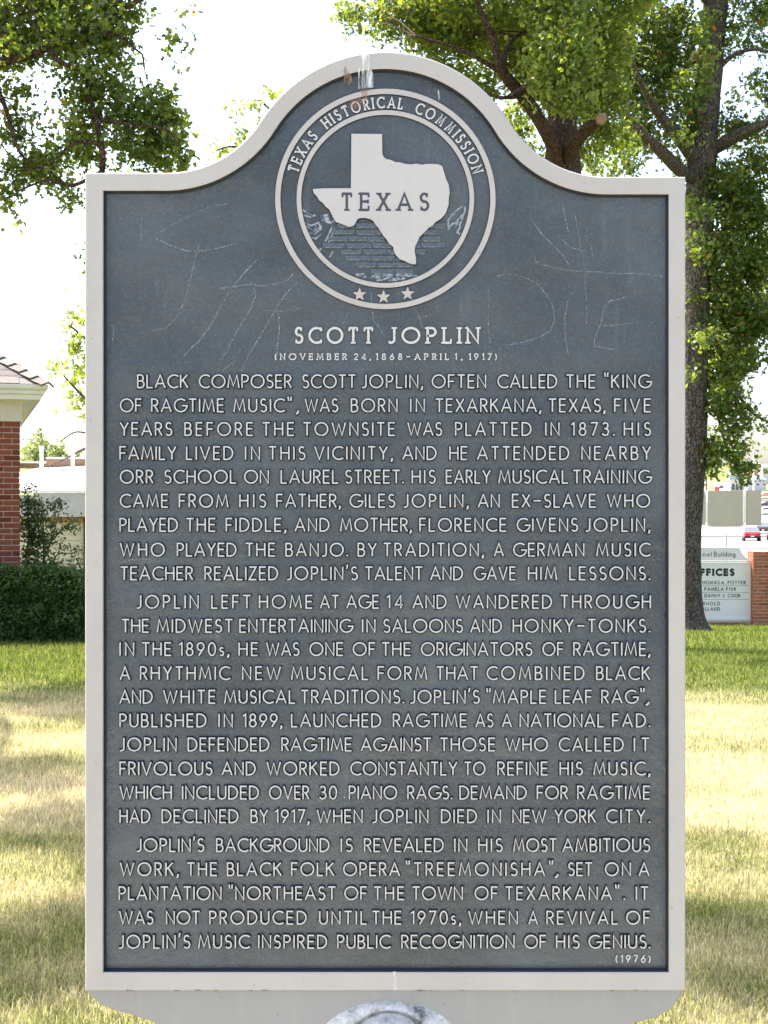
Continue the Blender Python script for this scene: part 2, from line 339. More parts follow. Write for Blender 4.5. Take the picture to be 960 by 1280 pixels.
# ------------------------------------------------------------------ stroke lettering
def arc(cx, cy, rx, ry, a0, a1, n=14):
    return [(cx+rx*math.cos(math.radians(a0+(a1-a0)*i/n)), cy+ry*math.sin(math.radians(a0+(a1-a0)*i/n))) for i in range(n+1)]
def S_curve(w, h=1.0):
    r1 = .245*h; r2 = .265*h; wx = w/2
    a = arc(wx, h-r1-.0, wx*.88, r1, 38, 270, 12); b = arc(wx, r2, wx, r2, 90, -142, 12)
    a = [(x, y) for x, y in a]; b = [(x, y) for x, y in b]
    a[-1] = (wx, (h-2*r1+2*r2)/2); return a[:-1]+[((wx), (h-2*r1+2*r2)/2)]+b[1:]
G = {
 'A': (.76, [[(0,0),(.38,1),(.76,0)], [(.125,.32),(.635,.32)]]),
 'B': (.50, [[(0,0),(0,1),(.24,1)]+arc(.24,.765,.20,.235,90,-90,8)[1:]+[(0,.53)], [(0,.53),(.26,.53)]+arc(.26,.265,.24,.265,90,-90,9)[1:]+[(0,0)]]),
 'C': (.76, [arc(.5,.5,.5,.5,52,308,20)]),
 'D': (.68, [[(0,0),(0,1),(.20,1)]+arc(.20,.5,.48,.5,90,-90,14)[1:]+[(0,0)]]),
 'E': (.46, [[(.46,0),(0,0),(0,1),(.46,1)], [(0,.52),(.42,.52)]]),
 'F': (.44, [[(0,0),(0,1),(.44,1)], [(0,.50),(.40,.50)]]),
 'G': (.90, [arc(.5,.5,.5,.5,50,352,24)+[(.995,.47),(.60,.47)]]),
 'H': (.62, [[(0,0),(0,1)],[(.62,0),(.62,1)],[(0,.52),(.62,.52)]]),
 'I': (.0, [[(0,0),(0,1)]]),
 'J': (.30, [[(.30,1),(.30,.22)]+arc(.08,.20,.22,.20,0,-110,8)]),
 'K': (.56, [[(0,0),(0,1)],[(.52,1),(.03,.48)],[(.17,.62),(.56,0)]]),
 'L': (.42, [[(0,1),(0,0),(.42,0)]]),
 'M': (.88, [[(0,0),(.15,1),(.44,.12),(.73,1),(.88,0)]]),
 'N': (.62, [[(0,0),(0,1),(.62,0),(.62,1)]]),
 'O': (1.0, [arc(.5,.5,.5,.5,90,450,32)]),
 'P': (.48, [[(0,0),(0,1),(.22,1)]+arc(.22,.735,.26,.265,90,-90,9)[1:]+[(0,.47)]]),
 'Q': (1.0, [arc(.5,.5,.5,.5,90,450,32), [(.6,.3),(.95,-.05)]]),
 'R': (.50, [[(0,0),(0,1),(.22,1)]+arc(.22,.745,.25,.255,90,-90,9)[1:]+[(0,.49)], [(.22,.49),(.50,0)]]),
 'S': (.46, [S_curve(.46)]),
 'T': (.54, [[(.27,0),(.27,1)],[(0,1),(.54,1)]]),
 'U': (.60, [[(0,1),(0,.30)]+arc(.30,.30,.30,.30,180,360,12)+[(.60,1)]]),
 'V': (.70, [[(0,1),(.35,0),(.70,1)]]),
 'W': (1.04, [[(0,1),(.27,0),(.52,.92),(.77,0),(1.04,1)]]),
 'X': (.60, [[(0,0),(.58,1)],[(.02,1),(.60,0)]]),
 'Y': (.60, [[(0,1),(.30,.48),(.60,1)],[(.30,.48),(.30,0)]]),
 'Z': (.56, [[(.02,1),(.54,1),(0,0),(.56,0)]]),
 '0': (.54, [arc(.27,.5,.27,.5,90,450,26)]),
 '1': (.20, [[(0,.84),(.20,1),(.20,0)]]),
 '2': (.50, [arc(.24,.74,.24,.26,165,-30,12)+[(0,0),(.50,0)]]),
 '3': (.46, [arc(.21,.76,.20,.24,150,-80,10)+[(.14,.53)], [(.16,.53)]+arc(.20,.27,.26,.27,85,-150,12)]),
 '4': (.56, [[(.42,0),(.42,1),(0,.27),(.56,.27)]]),
 '6': (.52, [[(.40,1),(.08,.48)], arc(.26,.30,.26,.30,90,450,20)]),
 '7': (.50, [[(0,1),(.50,1),(.14,0)]]),
 '8': (.50, [arc(.25,.76,.20,.24,90,450,18), arc(.25,.27,.25,.27,90,450,20)]),
 '9': (.52, [[(.12,0),(.44,.52)], arc(.26,.70,.26,.30,90,450,20)]),
 's': (.28, [S_curve(.28,.62)]),
 '.': (.0, [[(0,.01),(0,.07)]]), ',': (.04, [[(.04,.08),(.03,-.05),(-.03,-.16)]]),
 "'": (.06, [[(.06,1.18),(.0,.88)]]), '"': (.24, [[(.0,1.18),(.04,.88)],[(.24,1.18),(.22,.88)]]),
 '-': (.55, [[(0,.50),(.55,.50)]]),
 '(': (.14, [arc(.40,.45,.40,.62,125,235,10)]), ')': (.14, [arc(-.26,.45,.40,.62,55,-55,10)]),
 'i': (.0, [[(0,0),(0,.62)],[(0,.85),(0,.92)]]), 'o': (.5, [arc(.25,.31,.25,.31,90,450,16)]),
 'n': (.42, [[(0,0),(0,.62)],[(0,.4)]+arc(.21,.38,.21,.24,150,0,8)+[(.42,0)]]),
 'a': (.42, [arc(.20,.29,.20,.29,30,330,14), [(.42,.62),(.42,0)]]), 'l': (.0, [[(0,0),(0,1)]]),
 'u': (.42, [[(0,.62),(0,.25)]+arc(.21,.24,.21,.24,180,360,8),[(.42,.62),(.42,0)]]),
 'd': (.44, [arc(.21,.30,.21,.30,30,330,14), [(.44,1),(.44,0)]]),
 'g': (.44, [arc(.21,.32,.21,.30,30,330,14), [(.44,.62),(.44,-.1)]+arc(.24,-.1,.20,.2,0,-150,8)]),
}
def with_serifs(ch, sw):
    w_, st = G[ch]; out = [list(s) for s in st]; hw = .15; t = .085
    if ch in 'OQ0(),.\'"-869ao': return w_, out
    for s in st:
        for (p, q) in ((s[0], s[1]), (s[-1], s[-2])):
            dx, dy = q[0]-p[0], q[1]-p[1]
            vertical = abs(dy) > abs(dx)*.8
            if vertical and ch not in 'CGS23' and (abs(p[1]) < .03 or abs(p[1]-1) < .03 or abs(p[1]-.62) < .02) and not (ch == 'J' and p[1] < .5) and not (ch in 'BDPR' and p[0] > .01 and p[1] > .2):
                out.append([(p[0]-hw, p[1]), (p[0]+hw, p[1]), 'thin'])
            elif ch in 'CGS23J':
                up = 1 if p[1] > .5 else -1
                out.append([(p[0], p[1]+up*.12*(ch in 'CGS')), (p[0], p[1]-up*.10), 'thin'])
            elif not vertical and ch in 'EFLTZ7' and p[0] != 0 or (ch == 'T' and p == s[0] and not vertical):
                if abs(p[1]-1) < .03: out.append([(p[0], p[1]), (p[0], p[1]-.20), 'thin'])
                elif abs(p[1]) < .03: out.append([(p[0], p[1]), (p[0], p[1]+.24), 'thin'])
                else: out.append([(p[0], p[1]-.1), (p[0], p[1]+.1), 'thin'])
    if ch in 'BDEFPR':
        out.append([(-hw, 1), (0, 1), 'thin']); out.append([(-hw, 0), ((hw if ch in 'FPR' else 0), 0), 'thin'])
    if ch == 'L': out.append([(-hw, 0), (0, 0), 'thin'])
    if ch == 'N': out.append([(-hw, 1), (0, 1), 'thin'])
    if ch == 'M': out.append([(.0, 1), (.15, 1), 'thin']); out.append([(.73, 1), (.9, 1), 'thin'])
    return w_, out
def ribbon(mb, pts, hw, h, zo, slope, closed=False, ms=(0, 1), cap=.35):
    """raised stroke: pts in local plane (x,z) metres, facing -Y; hw half width, h height, slope side run-out"""
    P = [Vector((p[0], p[1])) for p in pts]
    if not closed and (P[0]-P[-1]).length < 1e-7 and len(P) > 6: closed = True
    if closed and (P[0]-P[-1]).length < 1e-7: P = P[:-1]
    n = len(P)
    if not closed:
        d0 = (P[0]-P[1]).normalized(); d1 = (P[-1]-P[-2]).normalized()
        P[0] = P[0]+d0*hw*cap; P[-1] = P[-1]+d1*hw*cap
    rows = []
    for i in range(n):
        a = P[(i-1) % n] if (closed or i > 0) else None; c = P[(i+1) % n] if (closed or i < n-1) else None
        p = P[i]
        d1 = (p-a).normalized() if a is not None else None; d2 = (c-p).normalized() if c is not None else None
        if d1 is None: d1 = d2
        if d2 is None: d2 = d1
        n1 = Vector((-d1.y, d1.x)); n2 = Vector((-d2.y, d2.x)); nn = n1+n2
        if nn.length < .2: nn = n1
        nn.normalize(); k = 1/max(.52, nn.dot(n1))
        ex = Vector((0, 0))
        rows.append((p+nn*hw*k, p-nn*hw*k, p+nn*(hw+slope)*k, p-nn*(hw+slope)*k))
    if not closed:
        for idx, dd in ((0, d0), (n-1, (P[-1]-P[-2]).normalized())):
            r = rows[idx]; rows[idx] = (r[0], r[1], r[2]+dd*slope, r[3]+dd*slope)
    b = len(mb.v)
    for tl, tr, bl, br in rows:
        for q, y in ((tl, -h), (tr, -h), (bl, 0), (br, 0)): mb.v.append((q.x, y-zo*(1 if y < 0 else 0), q.y))
    m = n if closed else n-1
    for i in range(m):
        j = (i+1) % n; A = b+4*i; B = b+4*j
        mb.f += [(A, A+1, B+1, B), (A+2, A, B, B+2), (A+1, A+3, B+3, B+1)]; mb.m += [ms[0], ms[1], ms[1]]
    if not closed:
        A = b; B = b+4*(n-1)
        mb.f += [(A+2, A+3, A+1, A), (B, B+1, B+3, B+2)]; mb.m += [ms[1], ms[1]]
def glyph_into(mb, ch, x, z, size, sw, h, slope, serif=False, wscale=1, rot=0, thin=.75, pivot=None, ms=(0, 1)):
    w_, st = with_serifs(ch, sw) if serif else (G[ch][0], [list(s) for s in G[ch][1]])
    for i, s in enumerate(st):
        hwf = 1.0
        if s[-1] == 'thin': s = s[:-1]; hwf = thin
        if ch in '.,' : hwf = 1.25
        pts = [((x+px*size*wscale), (z+pz*size)) for px, pz in s]
        if rot:
            c_, s_ = math.cos(rot), math.sin(rot); ox, oz = pivot
            pts = [(ox+(a-ox)*c_-(b_-oz)*s_, oz+(a-ox)*s_+(b_-oz)*c_) for a, b_ in pts]
        ribbon(mb, pts, sw/2*hwf, h, i*.00004, slope, ms=ms)
def word_mesh(mb, text, x0, x1, zc, cap, sw, h, slope, serif=False, ms=(0, 1), pad=0):
    """fit the ink of text between x0 and x1 (metres), cap = outer cap height, zc = centre of the caps"""
    cs = cap-sw; z = zc-cs/2
    ws = [G[c][0] for c in text]; n = len(text)
    avail = (x1-x0-sw)/cs - (pad*2 if serif else 0); tot = sum(ws); ming = .13 + sw/cs + (.2 if serif else 0)
    k = 1.0
    if n > 1:
        if avail-tot < ming*(n-1): k = max(.55, (avail-ming*(n-1))/tot)
        gap = (avail-tot*k)/(n-1)
        if gap > .62 and tot > 0: k = min(1.12, (avail-.5*(n-1))/tot); gap = (avail-tot*k)/(n-1)
    else: k = avail/tot if tot else 1; gap = 0
    x = x0+sw/2+(pad*cs if serif else 0)
    for c, w_ in zip(text, ws):
        glyph_into(mb, c, x, z, cs, sw, h, slope, serif, k, ms=ms); x += (w_*k+gap)*cs
# ------------------------------------------------------------------ the marker
S = CD/F
def X(px): return (px-480)*S
def Z(py): return CAMH+(640-py)*S
marker = empty('historical_marker', (0, .02, 0))
tag(marker, 'cast metal historical marker, slate blue with cream rim and raised text about Scott Joplin', 'historical marker')
def contour(off, lx, rx, by, fl, fr):
    """arched outline; off = inward offset of the arcs"""
    C = (481, 249.5); r1 = 181.5-off; R = 140+off; P = []
    P.append((lx, by)); P.append((lx, fl))
    def side(sgn, flat, xc_ref):
        yc = flat-R; dx = math.sqrt((r1+R)**2-(C[1]-yc)**2); xc = C[0]+sgn*dx
        t = r1/(r1+R); tx, ty = C[0]+(xc-C[0])*t, C[1]+(yc-C[1])*t
        a_end = math.atan2(ty-yc, tx-xc); a_st = PI/2
        arcp = [(xc+R*math.cos(a_st+(a_end-a_st)*i/16), yc+R*math.sin(a_st+(a_end-a_st)*i/16)) for i in range(17)]
        return arcp, math.atan2(ty-C[1], tx-C[0])
    La, al = side(-1, fl, 0); Ra, ar = side(1, fr, 0)
    P += La
    if al > 0: al -= 2*PI
    if ar > 0: ar -= 2*PI
    P += [(C[0]+r1*math.cos(al+(ar-al)*i/40), C[1]+r1*math.sin(al+(ar-al)*i/40)) for i in range(1, 40)]
    P += Ra[::-1]; P.append((rx, fr)); P.append((rx, by))
    return [(X(a), Z(b)) for a, b in P]
co = contour(0, 108.5, 854.5, 1235, 218.5, 223.5)
ci = contour(21, 131, 834, 1212, 240.5, 245)
def offs(P, d):
    n = len(P); o = []
    for i in range(n):
        a, p, c = Vector(P[i-1]), Vector(P[i]), Vector(P[(i+1) % n])
        d1 = (p-a).normalized(); d2 = (c-p).normalized(); n1 = Vector((d1.y, -d1.x)); n2 = Vector((d2.y, -d2.x)); nn = (n1+n2).normalized()
        k = 1/max(.6, nn.dot(n1)); q = p+nn*d*k; o.append((q.x, q.y))
    return o
PY = 0.0        # panel front at y = 0; rim front at y = -RH
RH = .0095; TH = .016
rim = MB(); n = len(co)
rings = [(co, .016), (co, -RH+.0012), (offs(co, .0012), -RH), (offs(ci, -.0012), -RH), (ci, -RH+.0012), (offs(ci, .0022), .001)]
for pts, y in rings: rim.v += [(a, y, b) for a, b in pts]
for r in range(len(rings)-1):
    for i in range(n):
        j = (i+1) % n; rim.f.append((r*n+i, r*n+j, (r+1)*n+j, (r+1)*n+i)); rim.m.append(1 if r == 4 else 0)
rim.build('rim', [m_cream, m_side], marker)
pn = MB(); pp = ci; pn.add([(a, 0, b) for a, b in pp], [tuple(range(len(pp)))[::-1]])
panel = pn.build('panel', m_panel, marker)
bk = MB(); m_ = len(co); bk.v += [(a, .0155, b) for a, b in co]+[(a, .019, b) for a, b in offs(co, .002)]
bk.f += [tuple(range(m_, 2*m_))]; bk.f += [(i, (i+1) % m_, m_+(i+1) % m_, m_+i) for i in range(m_)]; bk.m += [0]*len(bk.f)
bk.build('back_sheet', m_plate, marker)
# raised words -------------------------------------------------------
LINES = [
 (477,"BLACK 172 236 COMPOSER 249 365 SCOTT 378 445 JOPLIN, 452 528.5 OFTEN 539.5 607.5 CALLED 621.5 696 THE 707 744 \"KING 754.5 813"),
 (507,"OF 150.5 178 RAGTIME 189.5 280.5 MUSIC\" 292 365 , 371 374 WAS 381 423 BORN 438.5 497 IN 512.5 531 TEXARKANA, 544 676 TEXAS, 685 756 FIVE 767 813"),
 (536.5,"YEARS 150.5 216 BEFORE 231 317 THE 328 368 TOWNSITE 379 494 WAS 509 552.5 PLATTED 568.5 664 IN 681 699 1873. 713 767.5 HIS 779 813"),
 (566.5,"FAMILY 150 221 LIVED 233 292 IN 306.5 325.5 THIS 336 382 VICINITY, 393 491 AND 503 545.5 HE 561.5 584.5 ATTENDED 596 711 NEARBY 726 813"),
 (596,"ORR 150.5 192.5 SCHOOL 206 296 ON 305.5 336.5 LAUREL 351 423.5 STREET. 431.5 504.5 HIS 514.5 544.5 EARLY 557 613 MUSICAL 622.5 710 TRAINING 715.5 813"),
 (626,"CAME 150.5 211 FROM 224 286 HIS 299.5 333 FATHER, 345.5 426 GILES 437 494 JOPLIN, 504 585.5 AN 597 624.5 EX-SLAVE 639.5 744.5 WHO 758 812"),
 (656,"PLAYED 150 223 THE 233 270 FIDDLE, 282.5 358 AND 368.5 412 MOTHER, 425 514.5 FLORENCE 524 633 GIVENS 645.5 722 JOPLIN, 731 812"),
 (687,"WHO 150.5 206.5 PLAYED 221.5 296 THE 307 344.5 BANJO. 357 435 BY 447 471 TRADITION, 479 604.5 A 617 629.5 GERMAN 641 730 MUSIC 744.5 812"),
 (716.5,"TEACHER 151 242 REALIZED 256 348 JOPLIN'S 358.5 447.5 TALENT 456 528.5 AND 537.5 578.5 GAVE 592 644.5 HIM 659.5 696 LESSONS. 711 812"),
 (752,"JOPLIN 171 249 LEFT 264.5 314 HOME 324 391 AT 400 424 AGE 433 474 14 483 504 AND 515.5 558 WANDERED 569.5 689.5 THROUGH 700 813"),
 (782,"THE 152.5 187 MIDWEST 196.5 291.5 ENTERTAINING 299.5 440.5 IN 452.5 469.5 SALOONS 479 578.5 AND 587.5 627 HONKY-TONKS. 640.5 812"),
 (811,"IN 150 168.5 THE 178 215 1890s, 224 287 HE 298.5 323 WAS 333 374.5 ONE 387 429.5 OF 441 469.5 THE 477 513.5 ORIGINATORS 526 665 OF 677.5 704 RAGTIME, 716 812"),
 (841,"A 150.5 163.5 RHYTHMIC 175.5 288 NEW 303 351.5 MUSICAL 364 460.5 FORM 472 534 THAT 545 597.5 COMBINED 608 730 BLACK 744.5 812"),
 (870.5,"AND 150 191.5 WHITE 204.5 270 MUSICAL 280.5 369.5 TRADITIONS. 376 505 JOPLIN'S 512.5 599.5 \"MAPLE 607.5 682.5 LEAF 693 739.5 RAG\" 751 805 , 807.5 811"),
 (900,"PUBLISHED 150 258.5 IN 273.5 291.5 1899, 303.5 353 LAUNCHED 364 476.5 RAGTIME 491 583.5 AS 594 616.5 A 627 639.5 NATIONAL 649 754.5 FAD. 764.5 812"),
 (930,"JOPLIN 150 221.5 DEFENDED 235 337 RAGTIME 352 440 AGAINST 451 539 THOSE 550 619 WHO 631.5 684.5 CALLED 698 779 IT 791.5 811"),
 (960,"FRIVOLOUS 150 266 AND 277.5 320 WORKED 333.5 424.5 CONSTANTLY 438 571.5 TO 580 606.5 REFINE 621.5 684.5 HIS 699 728 MUSIC, 741 812"),
 (990,"WHICH 150 215.5 INCLUDED 228 324 OVER 336.5 387 30 399.5 421.5 PIANO 436 496.5 RAGS. 509 565 DEMAND 574 658 FOR 670.5 709.5 RAGTIME 721 812"),
 (1019.5,"HAD 150 188.5 DECLINED 202.5 298.5 BY 313.5 335.5 1917, 343.5 387 WHEN 396 453.5 JOPLIN 465 535.5 DIED 551 596 IN 609 626 NEW 640 682.5 YORK 692.5 744.5 CITY. 757 812"),
 (1055.5,"JOPLIN'S 171 256 BACKGROUND 270.5 412 IS 426 441 REVEALED 455 554.5 IN 567.5 584 HIS 597.5 628 MOST 641 695.5 AMBITIOUS 702.5 812"),
 (1085.5,"WORK, 150.5 224 THE 234 272 BLACK 284 352.5 FOLK 364 418 OPERA 429 500 \"TREEMONISHA\" 507 691 , 694 697.5 SET 709.5 740 ON 755.5 788 A 797.5 811"),
 (1115.5,"PLANTATION 149 277.5 \"NORTHEAST 286 420 OF 430.5 459 THE 467 505.5 TOWN 515 578.5 OF 593 622 TEXARKANA\" 631 773.5 . 779 782.5 IT 794 810"),
 (1146,"WAS 149.5 192.5 NOT 208 250.5 PRODUCED 262 383.5 UNTIL 399 459 THE 465 502 1970s, 513 576 WHEN 585 647 A 660 672 REVIVAL 682.5 772 OF 782 812"),
 (1176,"JOPLIN'S 149 238.5 MUSIC 248 312.5 INSPIRED 323 409 PUBLIC 421.5 488 RECOGNITION 501.5 643 OF 655 682.5 HIS 694.5 724 GENIUS. 735 812"),
]
def place_word(text, x0, x1, y, cap, sw, h=.0016, slope=.0007, serif=False, parent=None, mats=None, pad=0, yoff=-.0002, name='word', label=True):
    mb = MB(); word_mesh(mb, text, 0, (x1-x0)*S, 0, cap*S, sw*S, h, slope, serif, pad=pad)
    me = mb.mesh(name, mats or [m_letter, m_side]); p = parent or marker
    o = link(name, me, p, Vector((X(x0), yoff+.0002, Z(y)))-wpos(p))
    if label: o['label'] = 'raised word '+text.strip('.,"')+' in cream' if text.strip('.,"') else 'raised punctuation mark in cream'
    return o
for y, s in LINES:
    t = s.split()
    for i in range(0, len(t), 3): place_word(t[i], float(t[i+1]), float(t[i+2]), y, 17.4, 1.68, .0036, .0013)  # wide dark side slopes imitate the shadow around each letter
for wd, a, b in (('SCOTT', 367, 468), ('JOPLIN', 484, 600)): place_word(wd, a, b, 419.5, 21.5, 3.1, .0019, .0006, True, pad=.06)
for wd, a, b in (('(NOVEMBER', 343, 434), ('24,', 442, 464), ('1868-APRIL', 469, 561.5), ('1,', 568, 578), ('1917)', 585, 621.5)):
    place_word(wd, a, b, 446, 8.8, 1.5, .0012, .0004, wd != '1,', pad=.05)
place_word('(1976)', 769, 813, 1198, 10, 1.6, .0012, .0004)
# seal ----------------------------------------------------------------
SC = (481.7, 249.3)
seal = empty('state_seal', Vector((X(SC[0]), 0, Z(SC[1])))-wpos(marker)); seal.parent = marker
def ring(name, ro, ri, h, mats, y=0):
    mb = MB(); N = 96
    for r, yy in ((ro+.7, y), (ro, y-h), (ri, y-h), (ri-.7, y)):
        mb.v += [(X(SC[0])+r*S*math.cos(2*PI*i/N), yy, Z(SC[1])+r*S*math.sin(2*PI*i/N)) for i in range(N)]
    for k in range(3):
        for i in range(N):
            j = (i+1) % N; mb.f.append((k*N+i, k*N+j, (k+1)*N+j, (k+1)*N+i)); mb.m.append(0 if k == 1 else 1)
    return mb.build(name, mats, seal)
ring('outer_ring', 137.6, 131, .0026, [m_cream, m_side]); ring('inner_ring', 110.8, 105, .0026, [m_cream, m_side])
# the ring of letters: (letters, start angle, end angle) measured clockwise from the top, in degrees
RM = 120.6
def ring_word(text, a0, a1):
    n = len(text); ws = [G[c][0]*.72+.42 for c in text]; tot = sum(ws[:-1])/1+0
    cum = 0; cents = []
    for i, w_ in enumerate(ws): cents.append(cum+w_/2); cum += w_
    for c, q in zip(text, cents):
        a = math.radians(a0+(a1-a0)*(q-cents[0])/(cents[-1]-cents[0]))
        cx, cz = RM*S*math.sin(a), RM*S*math.cos(a)
        mb = MB(); cap = 14.8*S; sw = 2.1*S; cs = cap-sw; k = .62 if c == 'M' else .80
        glyph_into(mb, c, -G[c][0]*k*cs/2, -cs/2, cs, sw, .0017, .0005, True, k)
        cr, sr = math.cos(-a), math.sin(-a)
        mb.v = [(cx+p[0]*cr-p[2]*sr, p[1], cz+p[0]*sr+p[2]*cr) for p in mb.v]
        o = link('letter', mb.mesh('letter', [m_letter, m_side]), seal)
        o['label'] = 'raised seal letter '+c
def ang(px, py): return math.degrees(math.atan2(px-SC[0], SC[1]-py))
ring_word('TEXAS', ang(366, 211), ang(391, 170)); ring_word('HISTORICAL', ang(407, 153), ang(501, 131.5))
ring_word('COMMISSION', ang(524, 138), ang(597, 212))
def star(px, py, r, parent):
    mb = MB(); P = []
    for i in range(10):
        a = PI/2+i*PI/5; rr = r if i % 2 == 0 else r*.42; P.append((rr*S*math.cos(a), rr*S*math.sin(a)))
    mb.v = [(0, -.0024, 0)]+[(a, -.0018, b) for a, b in P]+[(a*1.12, 0, b*1.12) for a, b in P]
    for i in range(10):
        j = (i+1) % 10; mb.f += [(0, 1+j, 1+i), (1+i, 1+j, 11+j, 11+i)]; mb.m += [0, 1]
    return link('star', mb.mesh('star', [m_cream, m_side]), parent, Vector((X(px), 0, Z(py)))-wpos(parent))
for px, py in ((449.5, 368.5), (479.5, 371.5), (509.5, 367.5)): star(px, py, 9.2, seal)
TX = [(358,325),(473,326),(474,400),(479,412),(488,419),(505,423),(522,431),(540,432),(560,438),(580,440),(600,437),(622,441),(640,438),(662,438),(685,440),(698,447),(703,462),(708,480),(713,497),(722,515),(726,545),(722,570),(722,590),(712,620),(700,636),(690,645),(672,656),(660,670),(648,676),(630,695),(612,712),(605,730),(597,745),(594,765),(600,790),(600,813),(585,813),(570,808),(555,800),(540,795),(525,780),(518,768),(514,748),(498,735),(488,718),(478,708),(470,695),(458,676),(450,668),(440,652),(430,645),(410,640),(392,640),(380,645),(375,656),(368,668),(350,674),(335,668),(315,660),(300,655),(290,640),(282,622),(275,608),(262,598),(250,583),(238,575),(228,558),(218,548),(213,532),(260,529),(356,529)]
TX = [(X(320+a/3), Z(60+b/3)) for a, b in TX]
tm = MB(); nT = len(TX); TXb = offs(TX[::1], -.0009)
cxm = sum(p[0] for p in TX)/nT; czm = sum(p[1] for p in TX)/nT
tm.v = [(a, -.0040, b) for a, b in TX]+[(a, 0.0, b) for a, b in TXb]
tm.f = [tuple(range(nT))[::-1]]; tm.m = [0]
for i in range(nT):
    j = (i+1) % nT; tm.f.append((i, j, nT+j, nT+i)); tm.m.append(1)
tm.build('texas_map', [m_map, m_side], seal)
mapword = place_word('TEXAS', 425.5, 537.5, 253.3, 23.5, 3.3, .00015, .0, True, seal, [m_ink, m_ink], pad=.05, yoff=-.0042, name='engraved_word', label=False)
mapword['label'] = 'dark engraved word TEXAS on the map'
# relief of coursed stones below the map
def inside(px, py, r=103): return (px-SC[0])**2+(py-SC[1])**2 < r*r
rr_ = random.Random(3)
bm_rel = []
ys = [279, 287.2, 295.4, 303.6, 311.8, 320, 328.2, 336.4]
for k, y in enumerate(ys):
    x = 404-(k*3) + (k % 2)*9
    xl = 428-(k+1)*6; xr = 540+(k+1)*6
    x = xl
    while x < xr:
        wd = rr_.uniform(19, 34)
        if inside(x, y, 100) and inside(x+wd, y, 100) and inside(x, y+7, 102) and inside(x+wd, y+7, 102):
            mb = MB(); a, b = 0, (wd-1.6)*S; c, d = -6.4*S*rr_.uniform(.85, 1), 0
            hh = rr_.uniform(.0016, .0024); e = .0007
            j = lambda: rr_.uniform(-.00012, .00012)
            mb.add([(a, 0, c), (b, 0, c), (b, 0, d), (a, 0, d), (a+e, -hh+j(), c+e+j()), (b-e, -hh+j(), c+e+j()), (b-e, -hh+j(), d-e+j()), (a+e, -hh+j(), d-e+j())],
                   [(4, 5, 6, 7), (0, 1, 5, 4), (1, 2, 6, 5), (2, 3, 7, 6), (3, 0, 4, 7)]); mb.m = [1, 0, 0, 0, 0]
            link('relief_stone', mb.mesh('relief_stone', [m_relief, m_relief_d]), seal, Vector((X(x), -.0001, Z(y+rr_.uniform(-.4, .4))))-wpos(seal))
        x += wd
rub = MB()
for i in range(90):
    px = rr_.uniform(440, 524); py = rr_.uniform(343, 353)
    if inside(px, py, 102): ribbon(rub, [(X(px), Z(py)), (X(px+rr_.uniform(2, 5)), Z(py+rr_.uniform(-2, 2)))], .0007, .0009, rr_.uniform(0, .0003), .0005, ms=(0, 0))
rub.build('relief_rubble', m_relief, seal)['kind'] = 'stuff'
def sprig(paths, w=.0006):
    mb = MB()
    for i, p in enumerate(paths): ribbon(mb, [(X(360+a/3.84), Z(230+b/3.84)) for a, b in p], w, .0013, i*.00005, .0006, ms=(0, 0))
    return mb.build('relief_branch', m_relief, seal)
sprig([[(72,125),(95,140),(120,155)],[(78,150),(105,158),(130,150)],[(85,190),(110,200),(150,185)],[(92,205),(120,225),(160,205)],[(105,235),(130,240),(158,215),(150,190)],[(112,258),(135,262),(158,240)],[(135,200),(130,225),(120,240)]])
sprig([[(835,108),(805,130),(780,150)],[(850,112),(850,135),(830,165)],[(800,140),(770,170),(768,205)],[(835,150),(812,178),(805,210)],[(820,185),(790,190),(770,215)],[(828,205),(812,232),(825,240)],[(845,140),(838,170),(822,200)]])
sprig([[(215,200),(200,235),(180,275)],[(228,210),(212,245),(195,285)],[(158,310),(145,330)],[(215,325),(200,350)]], .0006)
sprig([[(165,155),(190,150),(192,168),(168,172),(165,155)],[(178,152),(182,178),(205,185),(225,178)]], .0012)
